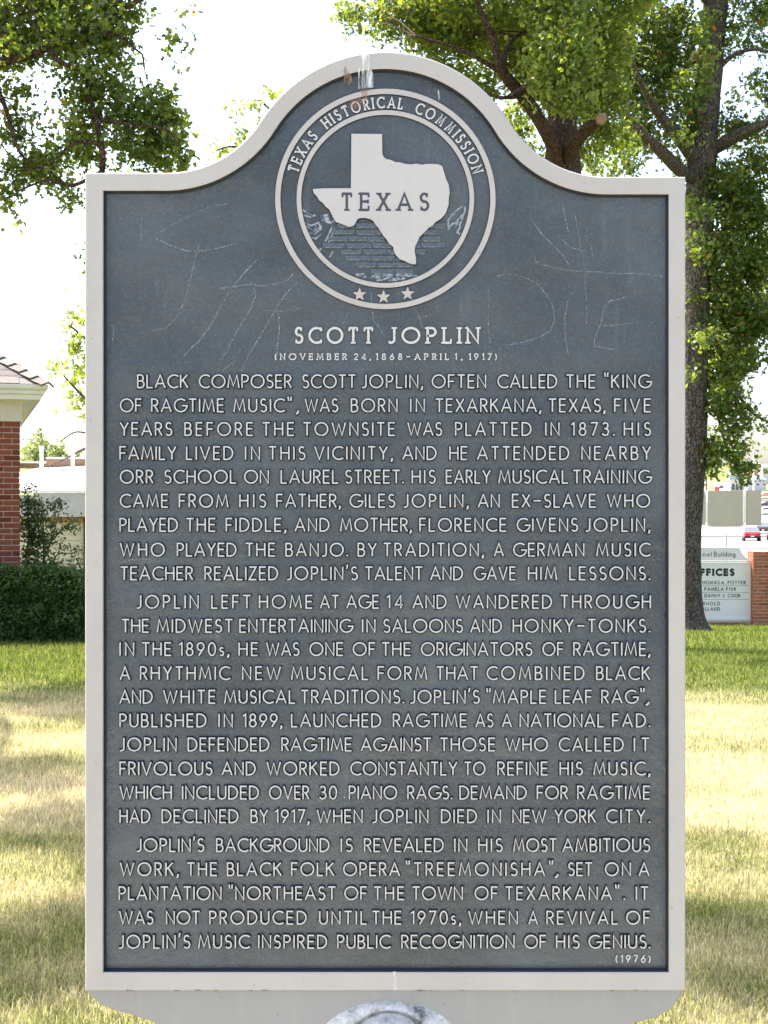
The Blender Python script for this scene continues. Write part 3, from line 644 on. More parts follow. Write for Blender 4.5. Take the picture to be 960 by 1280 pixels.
# graffiti scratches, each a thin broken line cut in the paint
def A(pts): return [(130+a/3.84, 240+b/3.84) for a, b in pts]
def B_(pts): return [(620+a/4.364, 240+b/4.364) for a, b in pts]
def C_(pts): return [(340+a/3.31, 390+b/3.31) for a, b in pts]
SCR = [A([(240,210),(300,175),(380,130),(460,95),(520,65),(590,57)]),A([(250,225),(320,258),(400,283),(460,283),(540,272),(640,247)]),
 A([(455,250),(440,310),(415,420),(390,520),(350,600),(295,655),(230,665)]),A([(740,322),(690,370),(640,430),(600,480),(560,550),(520,630),(460,710),(380,790)]),
 A([(560,462),(620,455),(700,442),(760,450),(830,440),(880,425),(910,390)]),A([(720,455),(728,500),(700,570),(650,650),(600,740),(590,770),(550,808)]),
 A([(925,435),(870,490),(820,570),(780,640),(740,710),(690,790),(660,860)]),A([(780,570),(850,572),(910,565),(960,550)]),A([(838,580),(842,650),(835,720),(828,800)]),
 A([(655,755),(625,815),(560,865)]),A([(182,120),(178,230)]),A([(48,640),(42,710)]),
 B_([(190,140),(225,195),(260,240),(310,290),(360,340),(400,400)]),B_([(208,345),(215,380),(260,400),(340,415),(420,430),(520,435),(640,445),(760,445),(840,452),(915,460)]),
 B_([(430,105),(440,180),(455,260),(480,390),(487,480),(492,580),(495,725)]),B_([(0,460),(80,447),(160,465),(230,505),(290,580),(315,640),(318,700),(295,760),(240,790),(150,820),(50,838)]),
 B_([(420,548),(390,600),(375,700),(378,800),(398,905)]),B_([(720,572),(620,595),(590,630),(570,720),(540,790),(535,840),(590,850),(650,862)]),B_([(545,725),(620,730),(700,718),(790,708)]),
 B_([(365,60),(375,130),(395,220)]),B_([(495,180),(495,270)]),B_([(520,290),(525,350)]),B_([(340,240),(400,300),(470,320)]),
 C_([(405,20),(425,40),(470,105)]),C_([(600,0),(625,70)]),C_([(605,20),(648,15)]),C_([(895,-90),(893,10),(903,135)]),C_([(318,0),(295,50)]),C_([(410,-80),(420,40)]),
 [(462,512),(458,519)],[(463,508),(467,518)],[(461,556),(461,562)],[(431,992),(431,999)],[(431,1003),(431,1007)],[(421,1197),(426,1203)],[(419,1200),(421,1204)],[(150,704),(160,700),(196,698)],[(186,702),(200,700)]]
for P in SCR:
    # subdivide with jitter
    Q = []
    for (a, b), (c, d) in zip(P, P[1:]):
        k = max(1, int(math.hypot(c-a, d-b)/3.0))
        for i in range(k): Q.append((a+(c-a)*i/k+random.uniform(-.35, .35), b+(d-b)*i/k+random.uniform(-.35, .35)))
    Q.append(P[-1]); mb = MB(); pts = [Vector((X(a), Z(b))) for a, b in Q]; rows = []
    for i, p in enumerate(pts):
        d = (pts[min(i+1, len(pts)-1)]-pts[max(0, i-1)]).normalized(); nn = Vector((-d.y, d.x))*random.uniform(.00028, .0006)
        mb.v += [(p.x+nn.x, -.0003, p.y+nn.y), (p.x-nn.x, -.0003, p.y-nn.y)]
    mb.f = [(2*i, 2*i+1, 2*i+3, 2*i+2) for i in range(len(pts)-1)]; mb.m = [0]*len(mb.f)
    mb.build('scratch', m_scratch, panel)
def blot(name, pts, mat, y, parent):
    mb = MB(); Pp = [(X(320+a/3), y, Z(60+b/3)) for a, b in pts]; mb.add(Pp, [tuple(range(len(Pp)))[::-1]]); return mb.build(name, mat, parent)
blot('rust_stain', [(331,85),(336,78),(345,100),(358,112),(362,135),(348,150),(331,140)], m_rust, -.0102, marker)
blot('rust_stain', [(395,160),(418,155),(418,195),(405,203),(398,185)], m_rust, -.0030, marker)
blot('rust_stain', [(350,200),(390,185),(400,215),(378,232),(352,225)], m_rust, -.0023, marker)
blot('bird_dropping', [(395,25),(424,25),(428,80),(440,110),(440,158),(418,160),(385,165),(384,90),(396,60)], m_drop, -.0105, marker)
blot('bird_dropping', [(680,160),(686,158),(690,190),(684,200)], m_drop, -.0004, marker)
# chips of worn paint along the bottom
blot('paint_chip', [(3*170+2,3*1151),(3*175,3*1151),(3*176,3*1170),(3*177.5,3*1174),(3*171,3*1174),(3*172.5,3*1165)], m_drop, -.0098, marker)
for k in range(16):
    e = random.Random(50+k); w_ = e.uniform(2, 9); x_ = e.uniform(120, 840); h_ = e.uniform(.8, 2.2)
    P_ = [(x_, 1235.2), (x_+w_, 1235.2), (x_+w_*.8, 1235.2-h_), (x_+w_*.45, 1235.2-h_*.6), (x_+w_*.2, 1235.2-h_*1.1)]
    mb = MB(); mb.add([(X(a), -.0097, Z(b)) for a, b in P_], [(0, 1, 2, 3, 4)]); mb.build('paint_chip', m_chip, marker)
# lower plate and post socket
lp = MB(); px = [(110.5,1230),(110.5,1238),(113,1243),(120,1250),(133,1258),(150,1264),(166,1268),(190,1276),(230,1292),(300,1312),(380,1330),(400,1345),(560,1345),(580,1330),(660,1312),(740,1295),(790,1279),(820,1271),(838,1260),(848,1248),(852.5,1238),(852.5,1230)]
Pl = [(X(a), Z(b)) for a, b in px]; n = len(Pl)
lp.v = [(a, -.0035+.002, b) for a, b in Pl]+[(a, -.0055+.002, b) for a, b in offs(Pl[::-1], .0016)[::-1]]+[(a, .014, b) for a, b in Pl]
lp.f = [tuple(range(n, 2*n))]+[(i, (i+1) % n, n+(i+1) % n, n+i) for i in range(n)]+[((i+1) % n, i, 2*n+i, 2*n+(i+1) % n) for i in range(n)]; lp.m = [0]*len(lp.f)
lp.build('lower_plate', m_plate, marker)
# boss: a domed socket swelling out of the plate, then the round post
bs = MB(); R0 = .0470; NR, NA = 60, 48; x0c = X(486); zc_ = Z(1262)-R0
# stadium outline: half circle on top, straight sides running down; rings from the rim inwards, rising into a dome
def smst(t): t = max(0, min(1, t)); return t*t*(3-2*t)
for i in range(NR+1):
    t = 1.62*(1-i/NR)
    hgt = (.038*max(0, 1-t*t)**.45 if t < 1 else 0)+.0085*smst((1.62-t)/.45)-.006*math.exp(-((t-1.02)/.05)**2)
    for j in range(NA+1):
        a_ = PI*j/NA; bs.v.append((x0c+R0*t*math.cos(a_)*(1+.25*max(0, t-1)), -.0034-hgt, zc_+R0*t*math.sin(a_)*(1-.38*max(0, t-1))))
    
    bs.v.insert(len(bs.v)-(NA+1), (x0c+R0*t*(1+.25*max(0, t-1)), -.0034-hgt, Z(1350))); bs.v.append((x0c-R0*t*(1+.25*max(0, t-1)), -.0034-hgt, Z(1350)))
NA2 = NA+3
for i in range(NR):
    for j in range(NA2-1):
        a = i*NA2+j; bs.f.append((a, a+1, a+NA2+1, a+NA2)); bs.m.append(0)
bs.build('post_socket', m_boss, marker, smooth=True)
pt = MB(); pt.tube([(x0c, .004, -.1), (x0c, .004, Z(1340))], .0445, 24); pt.build('post', m_boss, marker, smooth=True)
# ------------------------------------------------------------------ foliage
def leaf_shape(kind):
    if kind == 'oak':   # lobed outline, fan from the centre
        P = [(0,-.5),(.10,-.25),(.34,-.30),(.16,-.05),(.42,.05),(.16,.18),(.24,.38),(0,.55),(-.24,.38),(-.16,.18),(-.42,.05),(-.16,-.05),(-.34,-.30),(-.10,-.25)]
        v = np.array([(0, 0, .04)]+[(a, b, 0) for a, b in P]); n = len(P)
        f = np.array([(0, 1+i, 1+(i+1) % n) for i in range(n)])
    elif kind == 'oak_lo':
        P = [(0,-.5),(.38,-.22),(.13,.0),(.36,.2),(0,.55),(-.36,.2),(-.13,0),(-.38,-.22)]
        v = np.array([(0, 0, .05)]+[(a, b, 0) for a, b in P]); n = len(P)
        f = np.array([(0, 1+i, 1+(i+1) % n) for i in range(n)])
    else:
        v = np.array([(0, -.5, 0), (.24, 0, .05), (0, .5, 0), (-.24, 0, .05)]); f = np.array([(0, 1, 2), (0, 2, 3)])
    return v, f
def rand_rot(n, droop=.0):
    """random rotation matrices"""
    q = rng.normal(size=(n, 4)); q /= np.linalg.norm(q, axis=1)[:, None]; a, b, c, d = q.T
    return np.stack([np.stack([1-2*(c*c+d*d), 2*(b*c-a*d), 2*(b*d+a*c)], 1), np.stack([2*(b*c+a*d), 1-2*(b*b+d*d), 2*(c*d-a*b)], 1), np.stack([2*(b*d-a*c), 2*(c*d+a*b), 1-2*(b*b+c*c)], 1)], 1)
def leaves(cent, size, kind, mat, name, parent, tint=None):
    v, f = leaf_shape(kind); n = len(cent); R = rand_rot(n)
    sz = size*rng.uniform(.65, 1.25, n)
    V = np.einsum('nij,kj->nki', R, v)*sz[:, None, None]+cent[:, None, :]
    Fc = (f[None]+(np.arange(n)*len(v))[:, None, None]).reshape(-1, 3)
    t = rng.uniform(0, 1, n) if tint is None else tint
    me = np_mesh(name, V.reshape(-1, 3)-np.array(wpos(parent)) if parent else V.reshape(-1, 3), Fc, mat, np.repeat(t, len(v)))
    return link(name, me, parent)
def crown_points(clusters, D, size, per, clump_r=.16, lpc=14):
    """clusters: (px, py, rx, ry, density[, depth offset m, half depth m]) -> leaf centres, clump centres"""
    pts = []; cl = []; tn = []
    for c in clusters:
        px, py, rx, ry, dens = c[:5]; dd = c[5] if len(c) > 5 else 0; rd = c[6] if len(c) > 6 else max(rx, ry)/F*D*1.1
        nn = max(1, int(rx*ry/100.*dens*per/lpc))
        u = rng.normal(size=(nn, 3)); u /= np.linalg.norm(u, axis=1)[:, None]; u *= rng.uniform(.15, 1, nn)[:, None]**.45
        c0 = np.array(W(px, py, D+dd)); k = (D+dd)/F
        cc = c0+u*np.array([rx*k, rd, ry*k]); cl.append(cc)
        for q in cc:
            m = rng.integers(int(lpc*.5), int(lpc*1.5)+1)
            pts.append(q+rng.normal(size=(m, 3))*clump_r*np.array([.62, .62, .45])*rng.uniform(.6, 1.3)); tn.append(np.clip(rng.uniform(.0, .75)+rng.normal(size=m)*.18, 0, 1))
    return np.concatenate(pts), np.concatenate(cl), np.concatenate(tn)
def twigs(mb, skeleton, targets, r=.008, frac=1.0):
    frac *= min(1, 260/max(1, len(targets)))
    sk = np.array([tuple(p) for p in skeleton])
    for q in targets:
        if random.random() > frac: continue
        i = int(np.argmin(((sk-q)**2).sum(1))); a = Vector(sk[i]); b = Vector(q); L = (b-a).length
        if L < .05 or L > 3.2: continue
        mid = a.lerp(b, .5)+Vector((random.uniform(-.1, .1)*L, random.uniform(-.1, .1)*L, random.uniform(-.02, .14)*L))
        mb.tube([a, a.lerp(mid, .6)+Vector((0, 0, .02*L)), mid, b], [r*1.3, r, r*.75, r*.35], 3, cap=False)
def path(pxs, dens=6):
    """smooth world path through (px,py,D,radius_px)"""
    P = [(W(a, b, d), r/F*d) for a, b, d, r in pxs]; out = []; rad = []
    n = len(P)
    for i in range(n-1):
        p0 = P[max(0, i-1)][0]; p1 = P[i][0]; p2 = P[i+1][0]; p3 = P[min(n-1, i+2)][0]
        for k in range(dens):
            t = k/dens
            out.append(.5*((2*p1)+(p2-p0)*t+(2*p0-5*p1+4*p2-p3)*t*t+(3*p1-p0-3*p2+p3)*t**3)); rad.append(P[i][1]*(1-t)+P[i+1][1]*t)
    out.append(P[-1][0]); rad.append(P[-1][1]); return out, rad
def tree(name, label, D, basepx, trunk, limbs, clusters, leaf, kind, size, per, bark, tw=1.0, base_z=None, clump=.16, lpc=14, group=None, flare=None):
    b = W(basepx, 640, D); b.z = gz(D) if base_z is None else base_z
    root = empty(name, b); tag(root, label, 'tree', group)
    sk = []
    pts, rad = path(trunk)
    if flare:
        for i, p in enumerate(pts):
            h = p.z-b.z
            if h < .45: rad[i] *= 1+flare*(1-h/.45)**2
    mb = MB(); mb.tube(pts, rad, 18, jit=.16); mb.build('trunk', bark, root, smooth=True); sk += pts
    for lm in limbs:
        p, r = path(lm); mb = MB(); mb.tube(p, r, 9, jit=.2); mb.build('limb', bark, root, smooth=True); sk += p
    P, cl, tn = crown_points(clusters, D, size, per, clump, lpc)
    mb = MB(); twigs(mb, sk, cl, frac=tw)
    if mb.v: mb.build('twigs', bark, root)['kind'] = 'stuff'
    leaves(P, size, kind, leaf, 'crown', root, tn); return root
# right oak, its trunk beside the marker
t1 = tree('pin_oak', 'tall oak with thick straight grey trunk rising beside the right edge of the marker', 21, 858,
  [(858,812,21,27),(858,792,21,24),(857,770,21,21.5),(856,700,21,21),(862,560,21,20),(866,450,21,19),(871,330,21,18.5),(876,220,21,18),(884,120,21,17),(893,20,21,15),(900,-90,21,12),(905,-220,21,8)],
  [[(872,205,21,9),(855,180,20.7,9),(838,158,20.4,7),(822,140,20.2,6),(800,100,19.6,4),(780,50,19.3,2)],
   [(870,225,21,8),(850,213,20.6,8),(825,188,20.2,7.5),(800,165,19.8,6.5),(770,130,19.5,4),(745,90,19,2)],
   [(886,190,21,9),(905,178,20.8,8),(930,165,20.5,7),(965,150,20.2,5),(1020,120,20,3)],
   [(890,95,21,4),(915,70,20.8,3),(945,62,20.6,2),(980,70,20.4,1.5)],
   [(878,300,21,5),(905,320,21.1,4),(935,350,21.2,3),(965,400,21.2,2)],
   [(872,400,21,5),(895,430,21.2,3),(930,505,21.2,2),(965,530,21.2,1.3)],
   [(870,440,21,4),(885,480,21.2,2.5),(903,540,21.2,1.6),(915,590,21.2,.8)],
   [(893,10,21,7),(850,-40,20.5,5),(800,-90,20,3)], [(895,-20,21,7),(940,-80,20.5,5),(990,-120,20,3)]],
  [(800,45,48,42,1),(848,55,34,48,1.1),(825,112,38,30,1),(775,95,36,40,1),(905,18,22,22,.5),(950,18,22,20,.8),(945,60,24,14,.5),(952,105,22,18,.6),(915,50,16,22,.5),(925,120,12,14,.3),(905,150,14,14,.6),(862,110,20,26,.6,-.8,.3),(850,175,16,14,.5,-.9,.3),
   (935,165,36,16,1.1),(905,235,36,34,1.2),(942,215,24,30,1),(868,258,20,20,.9),(930,270,36,34,1.2),(882,305,26,24,1.1),(915,330,42,36,1.2),(950,330,22,34,1),
   (890,380,30,28,1.1),(928,398,34,32,1.1),(875,432,20,18,.9),(915,450,36,26,1),(952,400,20,24,.8),(900,498,24,28,.9),(922,520,24,24,.9),(903,562,30,20,1.1),(930,585,10,22,.9),(886,580,11,18,.9),(948,530,10,8,.3),
   (790,165,28,22,.7),(765,205,34,14,.7),(822,165,26,22,.7),(860,150,18,30,.8),(846,205,12,14,.5),(940,330,22,90,.9,1.2),(905,420,34,90,.9,1.0),
   (872,262,18,16,.5,-.9,.3),(868,310,14,18,.5,-.9,.3),(872,425,16,12,.5,-.8,.3),(880,60,16,50,.5,-.8,.3),(868,470,10,10,.4,-.8,.2),(850,-75,130,60,.8),(980,-40,60,60,.8),(1010,120,50,60,.8),(1010,260,50,90,.8),(1000,430,36,60,.6),(880,-180,110,70,.7)],
  m_leaf_oak, 'oak_lo', .076, 115, m_bark, tw=.5, flare=.35)
# mid tree behind the marker, with two rising limbs, one sawn off
t2 = tree('oak_tree', 'yellow green oak rising from behind the marker, with one sawn-off limb', 16, 704,
  [(700,860,16,30),(700,780,16,27),(700,500,16,26),(702,300,16,25),(704,215,16,24),(704,180,16,20),(700,120,16.4,15),(690,40,16.8,12),(680,-60,17,8),(680,-150,17,5)],
  [[(694,215,15.9,10),(694,190,15.7,9),(680,160,15.5,8.5),(660,128,15.3,8),(636,100,15.1,7),(626,84,15,6.5),(616,50,14.9,4.5),(600,10,14.8,3),(585,-40,14.8,2)],
   [(706,205,15.9,9),(718,182,15.6,8.5),(735,162,15.4,8),(750,150,15.2,6.6)],
   [(632,95,15.1,4),(610,80,15,3),(570,60,14.8,2),(520,45,14.7,1.2)], [(628,85,15,3),(640,50,15.2,2.5),(690,25,15.5,2)],
   [(660,128,15.3,3),(700,112,15.3,2),(735,110,15.4,1.5)],
   [(655,120,15.3,3),(625,122,15,2.2),(600,112,14.9,1.5)]],
  [(448,22,26,16,.6),(500,28,44,30,.8),(560,38,48,38,1),(620,50,48,44,.9,1),(680,50,56,52,1.1,1),(740,70,48,60,1.1,.8),(690,115,50,26,.8,1.2),(748,140,34,36,1,1),(645,150,28,22,.6,1.5),(600,108,30,22,.7,.5),
   (715,188,36,22,.7,1.5),(650,185,26,14,.5,1.8),(770,180,26,20,.7,1.4),(560,85,26,14,.6),(610,15,120,24,1,-.4),
   (700,80,40,50,.9,-1.2,.4),(720,125,26,16,.6,-1.2,.3),(700,20,50,30,.8,-1,.4),(540,-50,100,50,.9),(690,-60,120,60,1),(620,-150,120,60,.8),(780,-20,50,50,.9)],
  m_leaf_mid, 'oak_lo', .062, 135, m_bark_warm, tw=.55, clump=.15)
mb = MB(); p, q = W(750, 150, 15.2), W(752.5, 148, 15.1); mb.tube([p, q], 6.6/F*15.2, 12); mb.build('sawn_end', m_cutwood, t2)
# top left tree
t3 = tree('oak_tree', 'broad oak at the upper left, its dark branch ends hanging above the lawn', 13, -420,
  [(-420,860,13,44),(-420,700,13,38),(-415,400,13,34),(-400,200,13,32),(-370,60,13,26),(-340,-60,13,18),(-320,-200,13,10)],
  [[(-400,230,13,18),(-250,160,12.8,13),(-90,110,12.7,9),(0,78,12.6,6.5),(45,66,12.6,5.6),(85,46,12.7,4.5),(130,24,12.7,4.2),(185,-6,12.8,3),(250,-40,12.9,2)],
   [(105,38,12.7,2.6),(112,64,12.8,2),(110,110,12.8,2.2),(120,150,12.7,3),(128,190,12.6,3.8),(127,222,12.6,3.8),(124,245,12.6,3)],
   [(60,55,12.6,4),(72,75,12.5,3.5),(100,88,12.5,2.4)], [(125,40,12.6,2.6),(150,45,12.6,2.2),(165,58,12.6,1.6),(178,68,12.6,1)],
   [(-20,85,12.7,5),(5,130,12.5,3),(20,180,12.4,2.2),(35,205,12.4,1.5)], [(125,180,12.6,3),(95,178,12.5,2),(60,205,12.5,1.5),(20,215,12.4,1)],
   [(124,150,12.6,2.4),(160,155,12.6,2),(200,160,12.6,1.4),(225,175,12.6,.8)],
   [(127,215,12.6,3),(90,232,12.6,2.4),(60,225,12.6,1.8),(20,240,12.6,1.2)],
   [(-390,100,13,14),(-250,-60,12,10),(-100,-120,10.5,7),(60,-140,9,5),(220,-150,8,3)], [(-395,140,13,14),(-430,-60,12,7),(-540,-260,10.3,4.5),(-590,-560,8.2,4.5),(-560,-720,7.2,4),(-330,-760,7,3),(-60,-720,6.9,2)],[(-520,-300,10,5),(-640,-560,8.2,4),(-760,-730,7.1,2.5)]],
  [(20,62,26,12,.8,-.5,.3),(75,40,24,12,.7,-.5,.3),(115,85,12,26,.6,-.4,.3),(130,25,20,12,.6,-.5,.3),(35,25,48,34,1.2),(105,25,40,30,1),(150,18,30,24,1),(10,65,24,26,1),(82,65,28,16,1),(140,55,32,22,.9),(20,115,22,14,.5),(25,150,20,22,.7),(12,180,14,14,.6),
   (100,115,28,24,.8),(150,100,26,22,.6),(128,130,34,18,.6),(110,160,38,18,.9),(160,140,26,22,.9),(190,125,16,20,1),(205,160,24,30,1.1),(170,185,34,22,1.1),(215,200,26,12,1.2),(95,190,32,16,1),(50,205,26,16,1),(25,215,24,16,1),
   (8,245,12,16,1),(75,228,24,12,.9),(95,252,14,10,.9),(18,272,8,6,.3),(222,50,18,12,.35),(205,48,10,8,.4),(225,80,14,8,.4),(232,4,8,4,.6),(100,345,10,8,.35),(102,318,6,6,.3),
   (40,-50,110,50,1),(180,-60,50,40,.6),(-90,60,80,90,.9),(-120,190,70,60,.8),(-250,60,110,140,.7),
   (-540,-290,90,60,.6,-2.8,.6),(-590,-480,80,80,.5,-4,.6),(-780,-730,90,60,0.55,-6,.6),(-640,-700,90,60,0.61,-5.7,.6),(-500,-740,90,60,0.50,-6.2,.6),(-360,-700,90,60,0.61,-5.8,.6),(-220,-740,90,60,0.55,-6,.6),(-80,-710,80,60,0.50,-6.2,.6),(-230,-300,60,36,.45,-3,.7)],
  m_leaf_left, 'oak_lo', .064, 72, m_bark_warm, tw=.6, clump=.13, lpc=12)
# a second crown of the same oak overhead, outside the frame: the shade on the near lawn comes through it
# light tree tips behind the marker
tree('young_tree', 'pale green slender tree mostly hidden behind the left shoulder of the marker', 24, 420,
  [(420,790,24,10),(418,500,24,9),(412,300,24,7),(400,200,24,5),(385,120,24,3)],
  [[(410,260,24,4),(360,220,24,3),(300,185,24,1.5),(270,188,24,.8)], [(405,220,24,4),(365,165,24,2.5),(325,125,24,1.3)]],
  [(292,186,24,8,.6),(275,190,14,7,.5),(305,172,16,8,.5),(320,128,18,10,.5),(338,112,10,10,.5),(300,135,10,6,.3),(345,140,14,12,.5),(400,190,60,50,.8),(430,120,30,30,.6),(410,280,70,60,.8)],
  m_leaf_light, 'oak_lo', .10, 60, m_bark, tw=.6)
# pale tree left of the marker
tree('young_tree', 'pale yellow green tree showing between the brick house roof and the marker', 34, 150,
  [(150,760,34,9),(150,560,34,8),(148,450,34,5),(140,360,34,3)],
  [[(150,580,34,4),(115,560,34,2.2),(85,572,34,1.3),(60,585,34,.7)], [(150,520,34,4),(110,500,34,2),(80,470,34,1)],[(120,545,34,1.5),(95,540,34,1),(75,552,34,.6)], [(148,460,34,3),(115,430,34,2),(85,405,34,1)]],
  [(95,395,18,14,.7),(85,420,14,8,.7),(100,455,12,30,1),(98,432,18,16,.6),(88,455,22,14,.7),(80,468,18,6,.5),(98,480,14,16,.7),(92,505,16,16,.9),(100,525,10,8,.3),(150,430,50,80,.7),(160,520,40,40,.6),(88,515,10,8,.3)],
  m_leaf_light, 'oak_lo', .12, 50, m_bark, tw=.5)
for k, (px, py, rx, ry, lab) in enumerate(((44, 562, 18, 34, 'dense pale green tree just right of the brick house corner, beyond the white roof'), (72, 568, 15, 28, 'rounded grey green tree beyond the white roof, between its two vents'), (98, 582, 12, 18, 'low pale tree top beyond the right vent of the white roof'))):
    D = 95
    tree('distant_tree', lab, D, px, [(px,740,D,2.5),(px,600,D,2),(px,py,D,1)], [], [(px,py,rx*.8,ry*.75,1),(px-rx*.4,py+6,rx*.5,ry*.5,1.2),(px+rx*.4,py+4,rx*.5,ry*.6,1.2),(px,py-ry*.5,rx*.5,ry*.35,.9),(px,py+ry*.5,rx*.9,ry*.6,1.3)],
         m_leaf_far2, 'kite', .22, 130, m_bark, tw=0, base_z=gz(95), clump=.35, lpc=20)
# hedge
hx0, hx1, hd0, hd1 = -6.4, -3.56, 16.35, 17.15
hedge = empty('clipped_hedge', ((hx0+hx1)/2, 16.7-CD, gz(16.7))); tag(hedge, 'dense dark green clipped hedge along the foot of the brick house', 'hedge')
core = MB(); core.box(hx0+.12, hx1-.14, hd0+.14-CD, hd1-.1-CD, 0, .80); core.build('branches', simple('hedge_core', (.018, .022, .012), .95), hedge)
n = 30000; u = rng.uniform(0, 1, n); hz = .93
side = rng.uniform(0, 1, n)
x = rng.uniform(hx0, hx1, n); d = rng.uniform(hd0, hd1, n); z = rng.uniform(.02, hz, n)
fr = side < .55; d[fr] = hd0+np.abs(rng.normal(size=fr.sum()))*.07
tp = (side >= .55) & (side < .8); z[tp] = hz-np.abs(rng.normal(size=tp.sum()))*.05
rt = side >= .8; x[rt] = hx1-np.abs(rng.normal(size=rt.sum()))*.07
wob = np.array([mnoise.noise(Vector((a*1.6, b*1.6, c*1.6)))*.20+mnoise.noise(Vector((a*5, b*5, c*5)))*.12 for a, b, c in zip(x, d, z)])
# round the upper edges
rx_ = np.clip((x-(hx1-.30))/.30, 0, 1); rz_ = np.clip((z-(hz-.25))/.25, 0, 1); over = rx_**2+rz_**2 > 1
z[over] -= (rx_[over]*.20); x[over] -= rz_[over]*.08
Pc = np.stack([x, d-CD-wob*fr+0, z+wob*tp*1.1-.02+(gz(16.7))], 1); Pc[:, 0] += wob*rt
leaves(Pc, .055, 'kite', m_leaf_hedge, 'foliage', hedge)
# thin shrub behind the hedge
Ds = 18.6
shrub = empty('leafy_shrub', W(62, 640, Ds)*1); shrub.location.z = gz(Ds)
tag(shrub, 'loose open shrub with grey green leaves between the brick corner and the garage', 'shrub')
stems = [[(58,800,1.6),(57,740,1.4),(55,700,1.3),(54,660,1),(52,625,.6)],[(57,735,1.2),(70,695,.9),(90,692,.6),(106,684,.4)],[(55,700,1),(66,670,.8),(74,640,.5),(78,632,.3)],[(56,720,1),(42,690,.8),(36,650,.5),(35,628,.3)],[(55,690,.8),(72,668,.6),(92,650,.4),(104,645,.3)],[(57,740,1),(75,715,.7),(98,705,.4)]]
mb = MB(); sk = []
for s_ in stems:
    p, r = path([(a, b, Ds, c) for a, b, c in s_], 4); mb.tube(p, r, 5); sk += p
cls = [(38,632,13,14,.9),(50,645,14,18,.7),(36,660,12,16,.9),(45,680,18,18,.9),(38,700,16,12,.8),(68,632,9,8,.7),(76,636,6,6,.6),(72,652,14,9,.5),(60,668,12,9,.5),(86,660,6,9,.5),(94,655,10,7,.5),(66,684,12,8,.4),(90,682,10,9,.4),(82,706,18,8,.5),(100,700,8,10,.5),(33,608,7,8,.6),(60,705,16,8,.6)]
P, cl, tn = crown_points(cls, Ds, .06, 165, .09, 8)
twigs(mb, sk, cl, .004); mb.build('stems', m_bark, shrub); leaves(P, .062, 'kite', m_leaf_shrub, 'foliage', shrub, tn)
# ------------------------------------------------------------------ brick house at left
DH = 17.4; yh = DH-CD; k = DH/F
house = empty('brick_house', ((25-480)*k, yh, gz(17.4))); tag(house, 'red brick house corner with white eave and grey brown hip roof at the left edge', 'house')
xc = (25-480)*k; z0 = -.1; ztopb = CAMH+(640-527)*k; zfr = CAMH+(640-499)*k; zg = CAMH+(640-483)*k
wall = MB(); wall.box(xc-6, xc-.012, yh+.012, yh+7, z0, ztopb-.002); wallo = wall.build('brick_wall', m_mortar, house)
bh = .0585; pitch = (ztopb-z0)/39; bl = .195; bp = .206
bme = []
for v in range(4):
    mb = MB(); e = random.Random(v); mb.bbox(0, bl, 0, .05, 0, bh, .004)
    mb.v = [(a+e.uniform(-.002, .002), b+e.uniform(-.002, .002), c+e.uniform(-.002, .002)) for a, b, c in mb.v]
    bme.append(mb.mesh('brick', m_brick))
mbh = MB(); mbh.bbox(0, bl/2-.006, 0, .05, 0, bh, .004); bhalf = mbh.mesh('brick_half', m_brick)
wp = wpos(wallo); rest = MB()
for r in range(39):
    z = z0+r*pitch+.005
    x = xc-(bl if r % 2 == 0 else bl/2-.006)
    c = 0
    while x > xc-6:
        half = (c == 0 and r % 2 == 1)
        if c < 7:
            link('brick', bhalf if half else random.choice(bme), wallo, Vector((x, yh+random.uniform(-.002, .002), z))-wp)
        else: rest.bbox(x, x+bl, yh, yh+.05, z, z+bh, .004)
        x -= bp; c += 1
    y = yh+.056
    while y < yh+6.8: rest.box(xc-.05, xc, y, y+bl, z, z+bh); y += bp
rest.build('bricks', m_brick, wallo)['kind'] = 'stuff'
fz = MB(); fz.box(xc-6, xc+.02, yh-.02, yh+7, ztopb, zfr-.01); fz.box(xc-6, xc+.035, yh-.035, yh+7, zfr-.06, zfr-.012); fz.build('frieze_board', m_frieze, house)
OV = .33
ea = MB(); ea.box(xc-6, xc+OV-.09, yh-OV+.09, yh+7, zfr-.012, zfr+.02); ea.build('soffit', m_white, house)
gt = MB()   # moulded gutter: stepped profile swept along front and right side
prof = [(OV-.09, zfr-.02), (OV-.085, zfr+.035), (OV-.05, zfr+.05), (OV-.045, zfr+.085), (OV-.01, zfr+.11), (OV, zg-.02), (OV, zg)]
for (a, za), (b, zb) in zip(prof, prof[1:]):
    gt.add([(xc-6, yh-a, za), (xc+a, yh-a, za), (xc+b, yh-b, zb), (xc-6, yh-b, zb)], [(0, 1, 2, 3)])
    gt.add([(xc+a, yh-a, za), (xc+a, yh+7, za), (xc+b, yh+7, zb), (xc+b, yh-b, zb)], [(0, 1, 2, 3)])
gt.add([(xc-6, yh-OV, zg), (xc+OV, yh-OV, zg), (xc+OV-.06, yh-OV+.06, zg), (xc-6, yh-OV+.06, zg)], [(0, 1, 2, 3)])
gt.add([(xc+OV, yh-OV, zg), (xc+OV, yh+7, zg), (xc+OV-.06, yh+7, zg), (xc+OV-.06, yh-OV+.06, zg)], [(0, 1, 2, 3)])
gt.build('gutter', m_white, house)
rf = MB(); ex, ey, ez = xc+OV-.03, yh-OV+.03, zg-.01; RUN = 3.6; PT = .68
rf.add([(xc-6, ey, ez), (ex, ey, ez), (ex-RUN, ey+RUN, ez+RUN*PT), (xc-6, ey+RUN, ez+RUN*PT), (ex, ey+2*RUN, ez)], [(0, 1, 2, 3), (1, 4, 2)])
roof = rf.build('roof', simple('roof_felt', (.06, .05, .045), .9), house)
wr = wpos(roof); sn = math.atan(PT); EXP = .155
